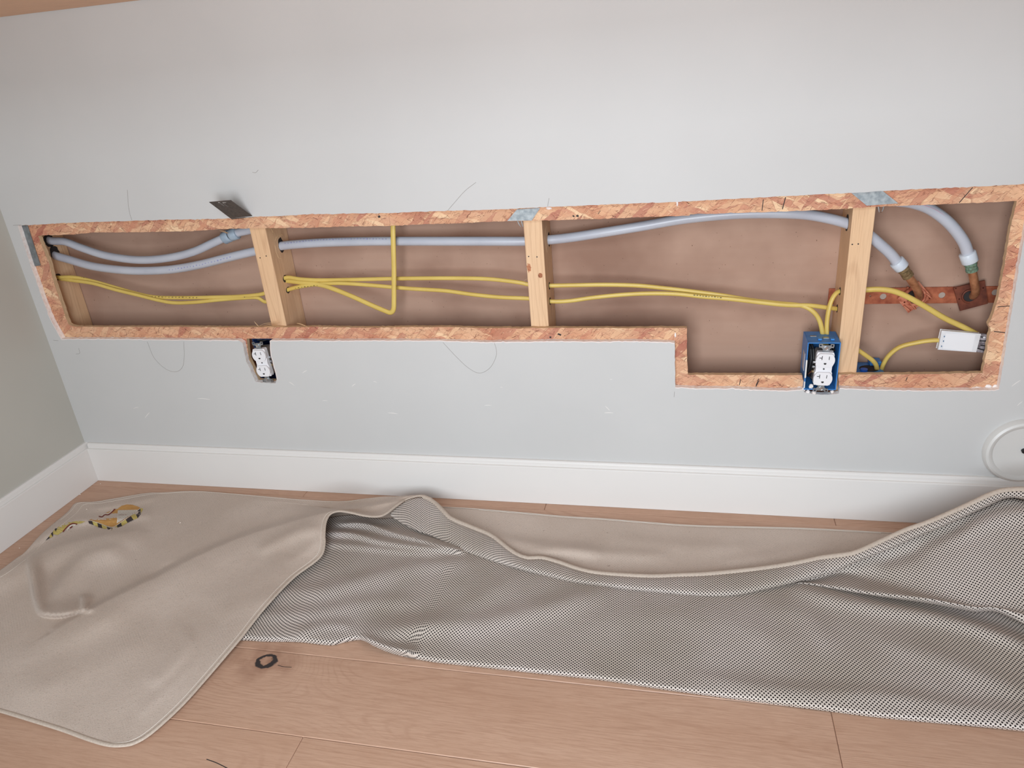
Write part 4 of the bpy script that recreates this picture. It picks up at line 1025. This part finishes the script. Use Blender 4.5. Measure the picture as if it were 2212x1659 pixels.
def z4(L): return [(60 + a / s_, 1060 + b / s_) for a, b in L]
decal(lab, z4([(1340, 270), (1400, 225), (1480, 205), (1560, 210), (1640, 235), (1690, 260), (1500, 410), (1270, 548), (1100, 500), (960, 450), (900, 445), (1000, 400), (1120, 350), (1240, 300)]), 0, .0016)
decal(lab, z4([(380, 650), (450, 660), (520, 610), (560, 560), (640, 500), (700, 500), (790, 490), (860, 460), (760, 450), (640, 465), (540, 490), (460, 540)]), 1, .0016)
# hazard border right: alternating blocks
top_ = z4([(900, 450), (960, 452), (1040, 480), (1100, 505), (1180, 532), (1262, 555), (1330, 520), (1390, 480), (1460, 430), (1540, 380), (1600, 320), (1680, 262), (1710, 262)])
bot_ = z4([(915, 490), (985, 515), (1050, 545), (1115, 562), (1185, 592), (1252, 595), (1340, 555), (1410, 528), (1490, 478), (1580, 435), (1640, 410), (1690, 345), (1725, 268)])
for i in range(12):
    decal(lab, [top_[i], top_[i + 1], bot_[i + 1], bot_[i]], 2 if i % 2 == 0 else 1, .0017)
tl = z4([(440, 520), (425, 552), (400, 575), (375, 610), (345, 640), (320, 680), (290, 715)]); bl = z4([(485, 515), (440, 565), (415, 610), (380, 650), (370, 690), (330, 705), (262, 748)])
for i in range(6): decal(lab, [tl[i], tl[i + 1], bl[i + 1], bl[i]], 2 if i % 2 == 1 else 1, .0017)
# dark red strokes of the half-hidden lettering
def stroke(L, w_, m_i=3, up=.0021):
    P = [np.array(p) for p in spline(z4(L), 4)]; a_, b_ = [], []
    for i, p in enumerate(P):
        t_ = P[min(i + 1, len(P) - 1)] - P[max(i - 1, 0)]; t_ = t_ / np.linalg.norm(t_); n_ = np.array([-t_[1], t_[0]]); a_.append(tuple(p + n_ * w_)); b_.append(tuple(p - n_ * w_))
    decal(lab, a_ + b_[::-1], m_i, up)
stroke([(1060, 382), (1110, 390), (1150, 358), (1200, 360), (1250, 325), (1290, 285), (1305, 275)], 1.3)
stroke([(1100, 372), (1150, 345), (1210, 335), (1270, 285)], .9, 5)
stroke([(525, 615), (560, 570), (610, 520), (665, 492), (720, 495), (735, 505)], 1.2)
stroke([(630, 560), (650, 545), (665, 535)], 1.2)
stroke([(585, 590), (615, 545), (665, 512), (715, 512)], 1.4, 5)
# dotted triangle and fold line
decal(lab, z4([(1345, 290), (1650, 285), (1500, 385), (1330, 488)]), 5, .0020)
stroke([(900, 448), (960, 450), (1100, 498), (1260, 548), (1420, 450), (1600, 325), (1680, 262)], .5, 5, .0023)
for i in range(13):
    for j in range(9):
        x, y = 1352 + i * 23 + (j % 2) * 11, 298 + j * 21
        if x < 1640 - (y - 288) * 1.45 and x > 1345 - (y - 290) * .05: 
            x_, y_ = 60 + x / s_, 1060 + y / s_; decal(lab, [(x_ - .8, y_), (x_, y_ - .7), (x_ + .8, y_), (x_, y_ + .7)], 2, .0024)
lo_ = lab.build('printed_label', [LORG, LYEL, LBLK, LRED, LWHT, LWHT], cloth)
lo_['label'] = 'yellow and black hazard striped print on the felt'

# small crumbs of drywall
crumbs = [(173, 1068, .0015, 0), (187, 1100, .0015, 1), (183, 1100, .0001, 1), (389, 1129, .0017, 1), (217, 1045, .0012, 0), (42, 1184, .0012, 0)]
clab = ['white drywall crumb on the floor by the left baseboard', 'white drywall crumb on the felt near the cloth corner', None, 'white drywall crumb on the felt right of the hazard print', 'tiny white drywall crumb on the floor in the room corner', 'tiny pale crumb on the floor strip at far left']
for (x, y, r, on), lb in zip(crumbs, clab):
    if lb is None: continue
    z_ = (zat(x, y) + .0008) if on else 0.0
    c_ = UZ(x, y, z_ + r * .8); bmv = bmesh.new(); bmesh.ops.create_icosphere(bmv, subdivisions=1, radius=r)
    vs = [Vector(c_) + Vector((v.co.x * (1 + .3 * rng.randn()), v.co.y * (1 + .3 * rng.randn()), max(v.co.z, -r * .8))) for v in bmv.verts]
    fs = [[v.index for v in f.verts] for f in bmv.faces]; bmv.free()
    tag(mk('drywall_crumb', vs, fs, CRUMB), lb, 'crumb', 'drywall crumbs')
